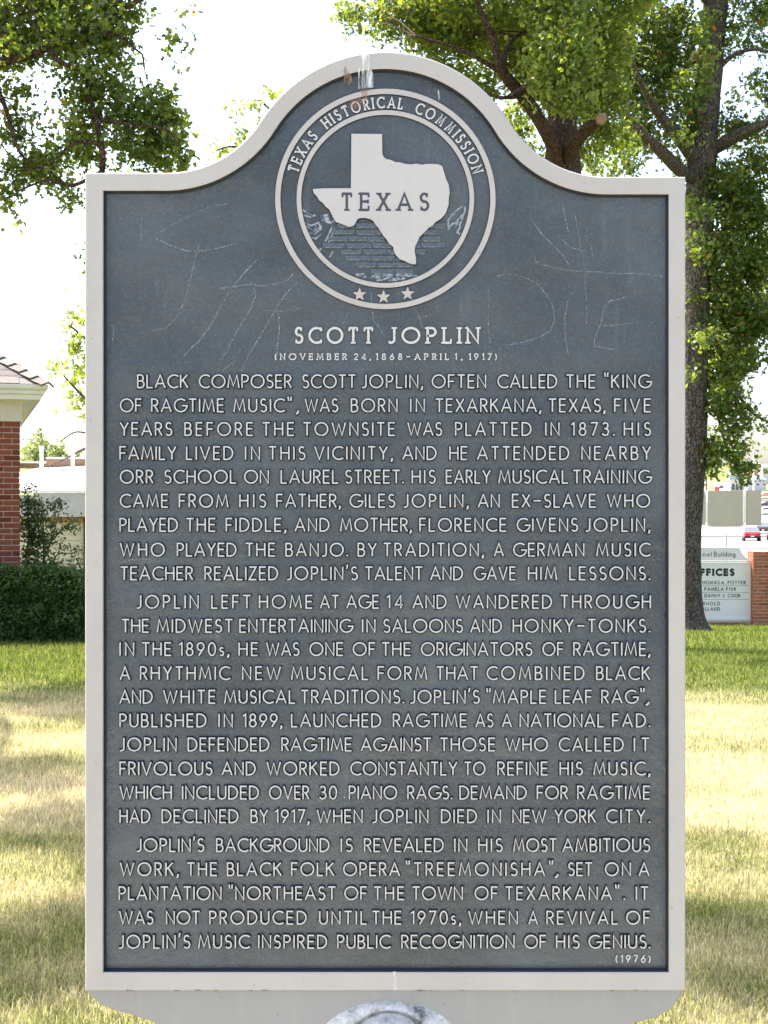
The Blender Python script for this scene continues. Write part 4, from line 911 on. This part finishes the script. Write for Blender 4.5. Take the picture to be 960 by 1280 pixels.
def shingle_mesh(w_, l_, t_):
    mb = MB(); mb.box(0, w_, 0, l_, 0, t_); return mb.mesh('shingle', m_shingle)
shm = [shingle_mesh(.30, .2, .016), shingle_mesh(.30, .2, .022), shingle_mesh(.30, .2, .019)]
rsh = MB(); cnt = 0
for r in range(20):
    s0 = r*EXP; hor = s0*math.cos(sn); yy = ey+hor-.01; zz = ez+hor*PT+.004; xend = ex-hor
    x = xend-.30-(.15 if r % 2 else .02); c = 0
    while x > xc-6 and c < 19:
        if r < 12 and c < 8:
            o = link('shingle', random.choice(shm), roof, Vector((x, yy, zz))-wr); o.rotation_euler = (sn, 0, 0); cnt += 1
        else:
            cs_, ss_ = math.cos(sn), math.sin(sn); L = .2
            rsh.add([(x, yy, zz+.018), (x+.3, yy, zz+.018), (x+.3, yy+L*cs_, zz+L*ss_+.018), (x, yy+L*cs_, zz+L*ss_+.018), (x, yy, zz), (x+.3, yy, zz)], [(0, 1, 2, 3), (4, 5, 1, 0)])
        x -= .304; c += 1
    # hip cap
    q = Vector((ex-hor+.02, ey+hor-.02, ez+hor*PT+.01)); mb = MB(); L = .26
    dv = Vector((-1, 1, PT)).normalized(); sx = Vector((1, 1, 0)).normalized(); up = sx.cross(dv)*-1
    if up.z < 0: up = -up
    a0 = q+up*.045; a1 = q+dv*L+up*.02; wl = .12
    f_ = lambda c_, s_, dn: c_+sx*s_-up*dn
    vs_ = [f_(a0, -wl, .05), a0, f_(a0, wl, .05), f_(a1, -wl, .05), a1, f_(a1, wl, .05), f_(a0-up*.03, -wl, .05), a0-up*.03, f_(a0-up*.03, wl, .05)]
    mb.add(vs_, [(0, 1, 4, 3), (1, 2, 5, 4), (6, 7, 1, 0), (7, 8, 2, 1)]); mb.build('hip_shingle', m_shingle, roof)
rsh.build('shingles', m_shingle, roof)['kind'] = 'stuff'
house.rotation_euler = (0, 0, math.radians(17))
# ------------------------------------------------------------------ low garage behind
Dg = 28.0; yg = Dg-CD
gar = empty('low_garage', (-7.0, yg, gz(Dg))); tag(gar, 'low cream sided garage with grey fascia and bright white roof behind the shrub', 'garage')
kz = lambda py, D: CAMH+(640-py)*D/F
kx = lambda px, D: (px-480)*D/F
xr = kx(105, Dg); xl = kx(-60, Dg); ze = kz(613.5, Dg); zf = kz(646, Dg)
m_metalroof = simple('white_roof_coating', (.78, .78, .76), .55, .04, 1)
m_fascia = simple('grey_fascia', (.44, .43, .42), .7, .10, 3)
m_siding = simple('cream_siding', (.55, .50, .38), .75, .08, 4)
mb = MB(); xrr = kx(150, Dg)
mb.add([(xl, yg-.3, ze+.01), (xrr, yg-.3, ze+.01), (xrr, 36-CD, kz(575, 36)), (xl, 36-CD, kz(582, 36)), (xl, yg-.3, ze-.05), (xrr, yg-.3, ze-.05)], [(0, 1, 2, 3), (4, 5, 1, 0)]); mb.build('roof', m_metalroof, gar)
mb = MB(); mb.box(kx(48, Dg), xrr, yg-.28, yg+.05, zf, ze-.052); mb.box(xl, kx(48, Dg)-.003, yg-.22, yg+.05, zf, kz(619.5, Dg)); mb.build('fascia', m_fascia, gar)
mb = MB(); mb.box(xl, xr, yg+.02, yg+.12, gz(Dg)-.2, zf); wl_ = mb.build('wall', m_siding, gar); wv = wpos(wl_)
nb = 17; hb = (zf-.0-(gz(Dg)))/nb
mbp = MB(); L = xr-kx(20, Dg); mbp.add([(0, 0, 0), (L, 0, 0), (L, .022, hb), (0, .022, hb), (0, .03, 0), (L, .03, 0)], [(0, 1, 2, 3), (4, 5, 1, 0)]); sm = mbp.mesh('siding_board', m_siding)
for i in range(nb): link('siding_board', sm, wl_, Vector((kx(20, Dg), yg-.012, gz(Dg)+i*hb))-wv)
mb = MB(); mb.box(xr, kx(108, Dg), yg-.05, yg+.2, gz(Dg)-.1, zf); mb.build('corner_post', simple('dark_brown_post', (.05, .035, .03), .8), gar)
mb = MB(); mb.box(kx(60, Dg), xr-.01, yg-.030, yg-.018, kz(653, Dg), kz(646.5, Dg)); mb.build('trim_board', simple('rusty_trim', (.36, .20, .10), .8), gar)
mb = MB(); mb.box(kx(10, 35), kx(58, 35), 35-CD, 35.3-CD, kz(585, 35), kz(579, 35)); mb.box(kx(58.2, 35), kx(130, 35), 35-CD, 35.3-CD, kz(585, 35), kz(573.5, 35)); mb.build('parapet', simple('brown_parapet', (.22, .13, .09), .8, .2, 8), gar)
mb = MB(); mb.box(kx(10, 35), kx(58, 35), 34.95-CD, 35.35-CD, kz(579, 35), kz(577, 35)); mb.box(kx(58.2, 35), kx(130, 35), 34.95-CD, 35.35-CD, kz(573.5, 35), kz(571.5, 35)); mb.build('parapet_cap', m_metalroof, gar)
for px, py in ((52, 558), (91, 561)):
    mb = MB(); D = 33; mb.tube([(kx(px, D), D-CD, kz(590, D)), (kx(px, D), D-CD, kz(py+4, D))], 2.2/F*D, 10)
    mb.tube([(kx(px, D), D-CD, kz(py+4, D)), (kx(px, D), D-CD, kz(py, D))], 3.2/F*D, 10); mb.build('roof_vent', m_metalroof, gar, smooth=False)
# ------------------------------------------------------------------ office sign with brick pillar
Do = 24.0; yo = Do-CD; zb0 = gz(Do)
sign = empty('office_sign', (kx(900, Do), yo, zb0)); tag(sign, 'grey white office directory sign with black serif names, set between brickwork beside the oak trunk', 'sign')
m_sign = simple('sign_white_panel', (.74, .71, .71), .5, .04, 2)
xa, xb = kx(842, Do), kx(938, Do)
mb = MB(); mb.box(xa, xb-.004, yo-.03, yo+.12, kz(772, Do), kz(703.5, Do)); mb.build('sign_panel', m_sign, sign)
mb = MB(); mb.box(xa, xb-.002, yo-.045, yo-.031, kz(703, Do), kz(701, Do)); mb.box(xa, xb-.002, yo-.045, yo-.031, kz(774, Do), kz(772, Do)); mb.box(xb-.03, xb-.002, yo-.043, yo-.031, kz(771.9, Do), kz(703.1, Do)); mb.build('frame', m_white, sign)
for py in (731.5, 740, 748.8):
    mb = MB(); mb.box(xa, xb-.035, yo-.034, yo-.031, kz(py+.45, Do), kz(py-.1, Do)); mb.build('divider_strip', simple('strip_grey', (.30, .31, .32), .5), sign)
head = MB(); hp = [(842, 702), (842, 684.3), (924, 684.3)]+[(924+14.5*(1-math.cos(a)), 684.3+17.5*math.sin(a)*.98) for a in [i*PI/2/8 for i in range(1, 9)]]+[(938, 702)]
hp = [(842, 700.8), (842, 684.3), (924, 684.3), (925, 687), (926.5, 690), (928.6, 693), (931.5, 696.3), (935, 699.3), (938, 700.8)]
hw_ = [(kx(a, Do), kz(b, Do)) for a, b in hp]; n = len(hw_)
head.v = [(a, yo-.03, b) for a, b in hw_]+[(a, yo+.12, b) for a, b in hw_]; head.f = [tuple(range(n))[::-1], tuple(range(n, 2*n))]+[(i, (i+1) % n, n+(i+1) % n, n+i) for i in range(n)]; head.m = [0]*len(head.f)
head.build('sign_header', m_sign, sign)
mb = MB(); mb.box(xa, xb-.002, yo-.06, yo+.15, kz(776.5, Do), kz(774, Do)); mb.build('ledge', m_frieze, sign)
def sign_word(text, x0, x1, y, cap, sw, serif=True, col=None, pad=.05):
    k = Do/F; mb = MB(); word_mesh(mb, text, 0, (x1-x0)*k, 0, cap*k, sw*k*(1 if cap > 8 else .8), .003, 0, serif and cap > 8, pad=pad if cap > 8 else 0)
    o = link('sign_word', mb.mesh('sign_word', [m_ink2, m_ink2]), sign, Vector((kx(x0, Do), yo-.0302, kz(y, Do)))-wpos(sign)); o['label'] = 'printed word '+text
m_ink2 = simple('black_print', (.012, .012, .013), .6)
sign_word('OFFICES', 862.5, 918, 715.2, 9.6, 2.5)
sign_word('ional', 870, 889, 692.6, 6.2, .75, False); sign_word('Building', 892, 918.5, 692.6, 6.2, .8, False)
sign_word('THOMAS', 874, 899, 728, 4.6, .8); sign_word('A.', 901, 906, 728, 4.6, .8); sign_word('POTTER', 909, 931.5, 728, 4.6, .8)
sign_word('PAMELA', 880, 904, 736.2, 4.6, 1.0); sign_word('FISK', 907, 919.5, 736.2, 4.6, 1.0)
sign_word('DANNY', 880, 900, 744.3, 4.6, .9); sign_word('J.', 902.5, 906, 744.3, 4.6, .9); sign_word('COOK', 909, 925, 744.3, 4.6, .9)
sign_word('ARNOLD', 873, 899.5, 754.2, 4.6, .85); sign_word('HOLLAND', 871, 899.5, 761, 4.6, .85)
xp0, xp1 = xb, kx(985, Do)
pm = MB(); pm.box(xp0+.012, xp1-.012, yo-.168, yo+.25, zb0-.2, kz(689.5, Do)); pil = pm.build('pillar', m_mortar, sign); pv = wpos(pil)
nC = 23; pz0 = kz(786, Do); pc = (kz(688.3, Do)-pz0)/nC; bH = pc*.74; bL = .175; bP = .1905
def brk(L, H, mat):
    mb = MB(); mb.bbox(0, L, 0, .05, 0, H, .003); return mb.mesh('brick', mat)
b_full = brk(bL, bH, m_brick2); b_half = brk(bL/2-.008, bH, m_brick2); rest = MB()
for r in range(nC):
    z = pz0+r*pc+.004; x = xp0; 
    if r == nC-2:   # soldier course near the top
        pass
    first = True
    while x < xp1-.03:
        half = first and r % 2; L = bL/2-.008 if half else bL
        if x+L > xp1: L = xp1-x
        me = b_half if half else (b_full if L == bL else brk(L, bH, m_brick2))
        link('brick', me, pil, Vector((x, yo-.18+random.uniform(-.002, .002), z))-pv); x += L+.0155; first = False
    y = yo-.128
    while y < yo+.24: rest.box(xp0, xp0+.05, y, y+.11, z, z+bH); y += .125
rest.build('bricks', m_brick2, pil)['kind'] = 'stuff'
mb = MB(); mb.box(xa, xb-.004, yo-.05, yo+.15, zb0-.2, kz(776.7, Do)); base = mb.build('brick_base', m_mortar, sign); bv = wpos(base)
for r in range(3):
    x = xa+(r % 2)*.09
    while x < xb-.1:
        link('brick', b_full if x+bL < xb-.005 else b_half, base, Vector((x, yo-.062+random.uniform(-.002, .002), kz(777, Do)-(r+1)*pc))-bv); x += bP
# ------------------------------------------------------------------ sign seen from the back
Dp = 40.0; yp = Dp-CD
bs_ = empty('sign_back', (kx(908.5, Dp), yp, gz(Dp))); tag(bs_, 'three dull grey sign backs in a row on a thin pole above the office sign', 'sign')
m_gal = simple('dull_sign_back', (.44, .375, .31), .6, .05, 2)
def panel_rounded(x0, x1, y0, y1, rad, yy, name='back_panel'):
    P = [(x0, y0), (x1, y0)]
    P += [(x1-rad+rad*math.cos(a), y1-rad+rad*math.sin(a)) for a in [i*PI/2/5 for i in range(6)]]
    P += [(x0+rad-rad*math.sin(a), y1-rad+rad*math.cos(a)) for a in [i*PI/2/5 for i in range(6)]]
    Q = [(kx(a, Dp), kz(b, Dp)) for a, b in P]; n = len(Q); mb = MB()
    mb.v = [(a, yy, b) for a, b in Q]+[(a, yy+.05, b) for a, b in Q]; mb.f = [tuple(range(n))[::-1], tuple(range(n, 2*n))]+[(i, (i+1) % n, n+(i+1) % n, n+i) for i in range(n)]; mb.m = [0]*len(mb.f)
    mb.build(name, m_gal, bs_)
panel_rounded(885.3, 929, 613.5, 658.8, 4.5, yp); panel_rounded(862, 882.6, 614.5, 656.6, 1, yp+.03); panel_rounded(932.3, 952.3, 613, 656.8, 1, yp+.03)
for px, s in ((883.8, 1), (930.7, -1)):
    mb = MB(); mb.tube([(kx(px, Dp), yp+.02, kz(613, Dp)), (kx(px, Dp), yp+.02, kz(652, Dp)), (kx(px+s*1.2, Dp), yp+.02, kz(656, Dp)), (kx(px+s*3, Dp), yp+.02, kz(658, Dp))], 1.25/F*Dp, 8); mb.build('white_rail', m_white, bs_, smooth=True)
mb = MB(); mb.tube([(kx(908.8, Dp), yp+.1, gz(Dp)-.1), (kx(908.8, Dp), yp+.1, kz(615, Dp))], .9/F*Dp, 8); mb.build('pole', simple('galvanised_pole', (.36, .35, .32), .5), bs_, smooth=True)
# ------------------------------------------------------------------ cars
m_tyre = simple('tyre_rubber', (.02, .02, .02), .8); m_glass = simple('car_glass', (.10, .13, .15), .08, .05, 2, spec=.9)
m_chrome = simple('bright_metal', (.7, .7, .7), .25, .05, metal=.8); m_plate2 = simple('number_plate_white', (.7, .7, .68), .5)
def car(label, px, D, col, rot=0, sc=1.0, name='parked_car'):
    r = empty(name, (kx(px, D), D-CD, gz(D)+.006)); tag(r, label, 'car', 'cars on the street')
    r.rotation_euler = (0, 0, rot); paint = simple('car_paint', col, .3, .04, 1, spec=.6)
    W2 = .86*sc
    def part(nm, mb, mat, sm=False, parent=r):
        o = link(nm, mb.mesh(nm, mat, (0, 0, 0), sm), parent); return o
    # body: cross sections along y (rear at -y)
    secs = [(-2.15, .40, .78, .86), (-2.05, .34, .92, .95), (-1.3, .30, .98, 1), (-.4, .28, .96, 1), (.9, .28, .94, 1), (1.6, .30, .86, .97), (2.05, .36, .72, .90), (2.15, .42, .62, .82)]
    mb = MB()
    for y, zl, zh, wf in secs:
        w_ = W2*wf; mb.v += [(-w_*.94, y, zl), (-w_, y, zl+.18), (-w_, y, zh-.14), (-w_*.90, y, zh), (w_*.90, y, zh), (w_, y, zh-.14), (w_, y, zl+.18), (w_*.94, y, zl)]
    for i in range(len(secs)-1):
        for k_ in range(8): a = i*8+k_; b = i*8+(k_+1) % 8; mb.f.append((a, b, b+8, a+8)); mb.m.append(0)
    mb.f += [tuple(range(8)), tuple(range((len(secs)-1)*8, len(secs)*8))[::-1]]; mb.m += [0, 0]
    part('body', mb, paint)
    cab = [(-1.55, .95, .93), (-1.0, 1.40, .74), (.2, 1.43, .74), (1.0, .93, .88)]
    mb = MB()
    for y, z, wf in cab: mb.v += [(-W2*wf, y, z if z > 1 else z), (W2*wf, y, z)]
    mb.v += [(-W2*.94, -1.0, .93), (W2*.94, -1.0, .93), (-W2*.94, .2, .93), (W2*.94, .2, .93)]
    part('roof', (lambda q: (q.add([(-W2*.74, -1.02, 1.40), (W2*.74, -1.02, 1.40), (W2*.74, .2, 1.43), (-W2*.74, .2, 1.43), (-W2*.76, -1.02, 1.36), (W2*.76, -1.02, 1.36), (W2*.76, .2, 1.39), (-W2*.76, .2, 1.39)], [(0, 1, 2, 3), (4, 5, 1, 0), (5, 6, 2, 1), (6, 7, 3, 2), (7, 4, 0, 3)]), q)[1])(MB()), paint)
    g_ = MB(); g_.add([mb.v[0], mb.v[1], (W2*.76, -1.02, 1.36), (-W2*.76, -1.02, 1.36)], [(0, 1, 2, 3)]); part('rear_window', g_, m_glass)
    g_ = MB(); g_.add([mb.v[6], mb.v[7], (W2*.76, .2, 1.39), (-W2*.76, .2, 1.39)], [(0, 3, 2, 1)]); part('windscreen', g_, m_glass)
    for s in (-1, 1):
        g_ = MB(); g_.add([(s*W2*.93, -1.55, .95), (s*W2*.88, 1.0, .93), (s*W2*.76, .2, 1.39), (s*W2*.76, -1.02, 1.36)], [(0, 1, 2, 3)]); part('side_window', g_, m_glass)
        g_ = MB(); g_.box(s*W2*.66-.14, s*W2*.66+.14, -2.17, -2.10, .62, .78); part('tail_light', g_, simple('tail_lens', (.35, .01, .01), .3))
        g_ = MB(); g_.box(s*W2*.6-.14, s*W2*.6+.14, 2.10, 2.18, .50, .62); part('headlight', g_, m_chrome)
        for y in (-1.35, 1.35):
            g_ = MB(); g_.tube([(s*(W2-.20), y, .31), (s*(W2+.01), y, .31)], .31, 18); t_ = part('wheel', g_, m_tyre)
            g_ = MB(); g_.tube([(s*(W2-.05), y, .31), (s*(W2+.018), y, .31)], .17, 12); link('rim', g_.mesh('rim', m_chrome), t_)
    g_ = MB(); g_.box(-W2*.92, W2*.92, -2.24, -2.12, .36, .52); part('bumper', g_, m_tyre)
    g_ = MB(); g_.box(-.17, .17, -2.262, -2.242, .44, .56); part('number_plate', g_, m_plate2)
    return r
car('red car seen from behind on the bright street, right of the thin sign pole', 939, 145, (.55, .035, .045), -.20)
car('dark grey car further along the street, just right of the red car', 953.5, 178, (.05, .05, .055), -.25)
car('small dark red car at the right edge of the frame, beyond the brick pillar', 969, 150, (.25, .02, .02), -.27)
car('low orange car far off, left of the thin sign pole', 893, 262, (.55, .22, .08), 1.35)
car('white car in the far lot beside the right grey sign back', 957, 262, (.6, .6, .6), 1.5)
for lb, px, D, col, ro in (('white car in the far lot above the dark car, at the right edge', 957.5, 225, (.62, .62, .6), 1.2),
    ('orange red car in the far lot beside the right grey sign back, near its top', 956.5, 400, (.55, .17, .06), 1.4),
    ('black car in the far lot, halfway up beside the right grey sign back', 958.5, 315, (.03, .03, .035), 1.45),
    ('tan car in the far lot, beyond the black one', 955.5, 350, (.40, .30, .18), 1.3)): car(lb, px, D, col, ro)
# ------------------------------------------------------------------ far buildings
def building(name, label, cat, px0, px1, py0, py1, D, wallc, roofc, roof_h=5, windows=(), extra=None, hip=True):
    """box building whose wall spans py0..py1 (top..), real depth, hip roof"""
    x0, x1 = kx(px0, D), kx(px1, D); zt = kz(py0, D); zg_ = min(gz(D), kz(py1, D))-.5; y = D-CD; dp = max(5, (x1-x0)*.8); ov = .35
    r = empty(name, ((x0+x1)/2, y, zg_)); tag(r, label, cat)
    mb = MB(); mb.box(x0, x1, y, y+dp, zg_, zt); wo = mb.build('wall', simple('wall_paint', wallc, .7, .06, .5), r)
    rh = roof_h*D/F; mb = MB(); i_ = (dp/2 if hip else 0)*.9; i_ = min(i_, (x1-x0)*.42)
    mb.add([(x0-ov, y-ov, zt), (x1+ov, y-ov, zt), (x1+ov, y+dp+ov, zt), (x0-ov, y+dp+ov, zt), (x0+i_*.5, y+dp*.35, zt+rh), (x1-i_*.5, y+dp*.35, zt+rh), (x1-i_*.5, y+dp*.65, zt+rh), (x0+i_*.5, y+dp*.65, zt+rh)],
           [(0, 1, 5, 4), (1, 2, 6, 5), (2, 3, 7, 6), (3, 0, 4, 7), (4, 5, 6, 7), (0, 3, 2, 1)])
    mb.build('roof', simple('roof_cover', roofc, .8, .1, .5), r)
    mb = MB(); fh = 1.0*D/F; mb.box(x0-ov-.02, x1+ov+.02, y-ov-.06, y-ov-.005, zt-fh*.6, zt+fh*.4); mb.build('fascia', m_white, r)
    for (a, b, c, d) in windows:
        mb = MB(); mb.box(kx(a, D), kx(b, D), y-.12, y-.02, kz(d, D), kz(c, D)); wd = mb.build('window', m_white, r)
        mb = MB(); q = .25*D/F; mb.box(kx(a, D)+q, kx(b, D)-q, y-.14, y-.122, kz(d, D)+q, kz(c, D)-q); mb.build('pane', simple('dark_window', (.09, .08, .11), .2), wd)
    return r
building('roadside_building', 'lavender white building with slate blue roof and dark porch above the grey sign backs', 'building', 912.5, 931, 600, 616, 480, (.66, .58, .66), (.16, .19, .27), 15, [(914.5, 918.5, 604.5, 612.5), (919.5, 923.5, 605, 612.5), (924.5, 928, 605, 612.5)])
building('roadside_building', 'long pale lilac building, low slate roof, small windows, above the right sign back', 'building', 934, 957.5, 599.5, 616, 500, (.66, .60, .68), (.15, .18, .24), 5, [(937, 939.2, 600.5, 603), (943, 944.8, 600.5, 603), (949, 950.8, 600.5, 603), (953.5, 955, 600.5, 603), (938, 942, 604.3, 606.8), (945.5, 949, 604.3, 606.8), (953.5, 957, 604.3, 606.5)])
building('roadside_building', 'tan orange building with flat cream roof higher up the far slope', 'building', 938, 952.5, 581, 597, 620, (.50, .26, .14), (.62, .58, .48), 2.5, [(941, 944, 583, 588)])
building('roadside_building', 'pink and white building at the right edge up the far slope', 'building', 953, 975, 584, 600, 600, (.66, .60, .60), (.62, .46, .60), 4, [(956, 959, 586, 589)])
building('roadside_building', 'small cream building with flat roof beside the oak trunk, above the left grey sign back', 'building', 874, 889.5, 601, 617, 420, (.66, .58, .40), (.55, .36, .26), 2, [(877.5, 880.5, 603, 609)])
building('filling_station', 'pale green white low shop above the middle grey sign back, left of the lavender building', 'building', 897, 910.5, 605, 617, 440, (.55, .66, .60), (.16, .34, .32), 2.5, [(899, 904, 607, 610.5)])
def post_thing(name, label, cat, px, top, bot, D, r_px, mat, headbox=None, hm=None):
    o = empty(name, (kx(px, D), D-CD, gz(D))); tag(o, label, cat)
    mb = MB(); mb.tube([(kx(px, D), D-CD, gz(D)-.2), (kx(px, D), D-CD, kz(top, D))], r_px/F*D, 8); mb.build('pole', mat, o)
    if headbox:
        a, b, c, d = headbox; mb = MB(); mb.box(kx(a, D), kx(b, D), D-CD-.4, D-CD-.15, kz(d, D), kz(c, D)); mb.build('sign_face', hm, o)
post_thing('tall_pole', 'white tall pole seen through the lowest oak leaves', 'pole', 894.8, 583, 615, 300, 1.1, m_white)
post_thing('street_sign', 'small red and white roadside sign at the foot of the white pole', 'sign', 895.5, 611, 615, 280, .4, m_white, (892.5, 898.5, 608.5, 613.8), simple('red_sign', (.5, .05, .06), .5))
post_thing('brown_pole', 'brown utility pole in front of the small cream building', 'pole', 883.2, 596, 615, 300, .8, m_bark)
post_thing('tall_pole', 'cream pole on the far slope right of the hanging oak leaves', 'pole', 942, 562, 590, 420, .8, m_white)
# far wooded slope, masses that nobody could count
def far_wood(label, x0, x1, top, D, mat, n):
    cs = []
    for i in range(n):
        px = random.uniform(x0, x1); t = top+12*mnoise.noise(Vector((px*.03, D, 0))); cs.append((px, t+random.uniform(4, 40), random.uniform(8, 16), random.uniform(7, 13), 1.0, random.uniform(-30, 30), 6))
    P, cl, tn = crown_points(cs, D, 1, 7, 1.6, 12); o = leaves(P, 1.7*D/700, 'kite', mat, 'far_wood', None, tn); tag(o, label, 'woods', kind='stuff')
far_wood('pale green woods on the far slope above the roadside buildings', 700, 1200, 552, 800, m_leaf_far, 150)
far_wood('hazy woods along the horizon behind the marker', -300, 700, 590, 900, m_leaf_far, 160)
# ------------------------------------------------------------------ grass
def grass(name, label, D0, D1, dens, wb, hb_, seg=1):
    area = .5*(D1**2-D0**2)*2*.34+(D1-D0)*1.2; n = int(area*dens)
    d = np.sqrt(rng.uniform(D0**2, D1**2, n)); x = rng.uniform(-1, 1, n)*(d*.34+.6); y = d-CD
    hh = hb_*rng.uniform(.35, 1.15, n); ww = wb*rng.uniform(.6, 1.3, n); a = rng.uniform(0, 2*PI, n)
    lean = rng.uniform(.05, .75, n)*hh; la = rng.uniform(0, 2*PI, n)
    zg_ = np.interp(d, [p for p, _ in PROF], [q for _, q in PROF])
    cx_, sy_ = np.cos(a)*ww/2, np.sin(a)*ww/2; lx, ly = np.cos(la)*lean, np.sin(la)*lean
    b0 = np.stack([x-cx_, y-sy_, zg_-.003], 1); b1 = np.stack([x+cx_, y+sy_, zg_-.003], 1)
    m0 = np.stack([x-cx_*.8+lx*.35, y-sy_*.8+ly*.35, zg_+hh*.6], 1); m1 = np.stack([x+cx_*.8+lx*.35, y+sy_*.8+ly*.35, zg_+hh*.6], 1)
    tp = np.stack([x+lx, y+ly, zg_+hh*.95], 1)
    if seg == 2:
        V = np.stack([b0, b1, m1, m0, tp], 1).reshape(-1, 3); i = np.arange(n)[:, None]*5
        Fc = np.concatenate([i+[[0, 1, 2]], i+[[0, 2, 3]], i+[[3, 2, 4]]], 0); k_ = 5
    else:
        V = np.stack([b0, b1, tp], 1).reshape(-1, 3); Fc = np.arange(n)[:, None]*3+[[0, 1, 2]]; k_ = 3
    o = link(name, np_mesh(name, V, Fc, m_blade, np.repeat(rng.uniform(0, 1, n), k_))); tag(o, label, 'grass', kind='stuff')
grass('lawn_grass', 'dry straw coloured mown grass around the marker', 3.2, 6.5, 13000, .0036, .048, 2)
grass('lawn_grass', 'sunlit pale grass of the open lawn', 6.5, 11, 4600, .0065, .046, 1)
grass('lawn_grass', 'green grass in front of the hedge and oak', 11, 16.2, 1700, .012, .06, 1)
grass('lawn_grass', 'grass at the foot of the oak and sign', 16.2, 26, 500, .02, .07, 1)
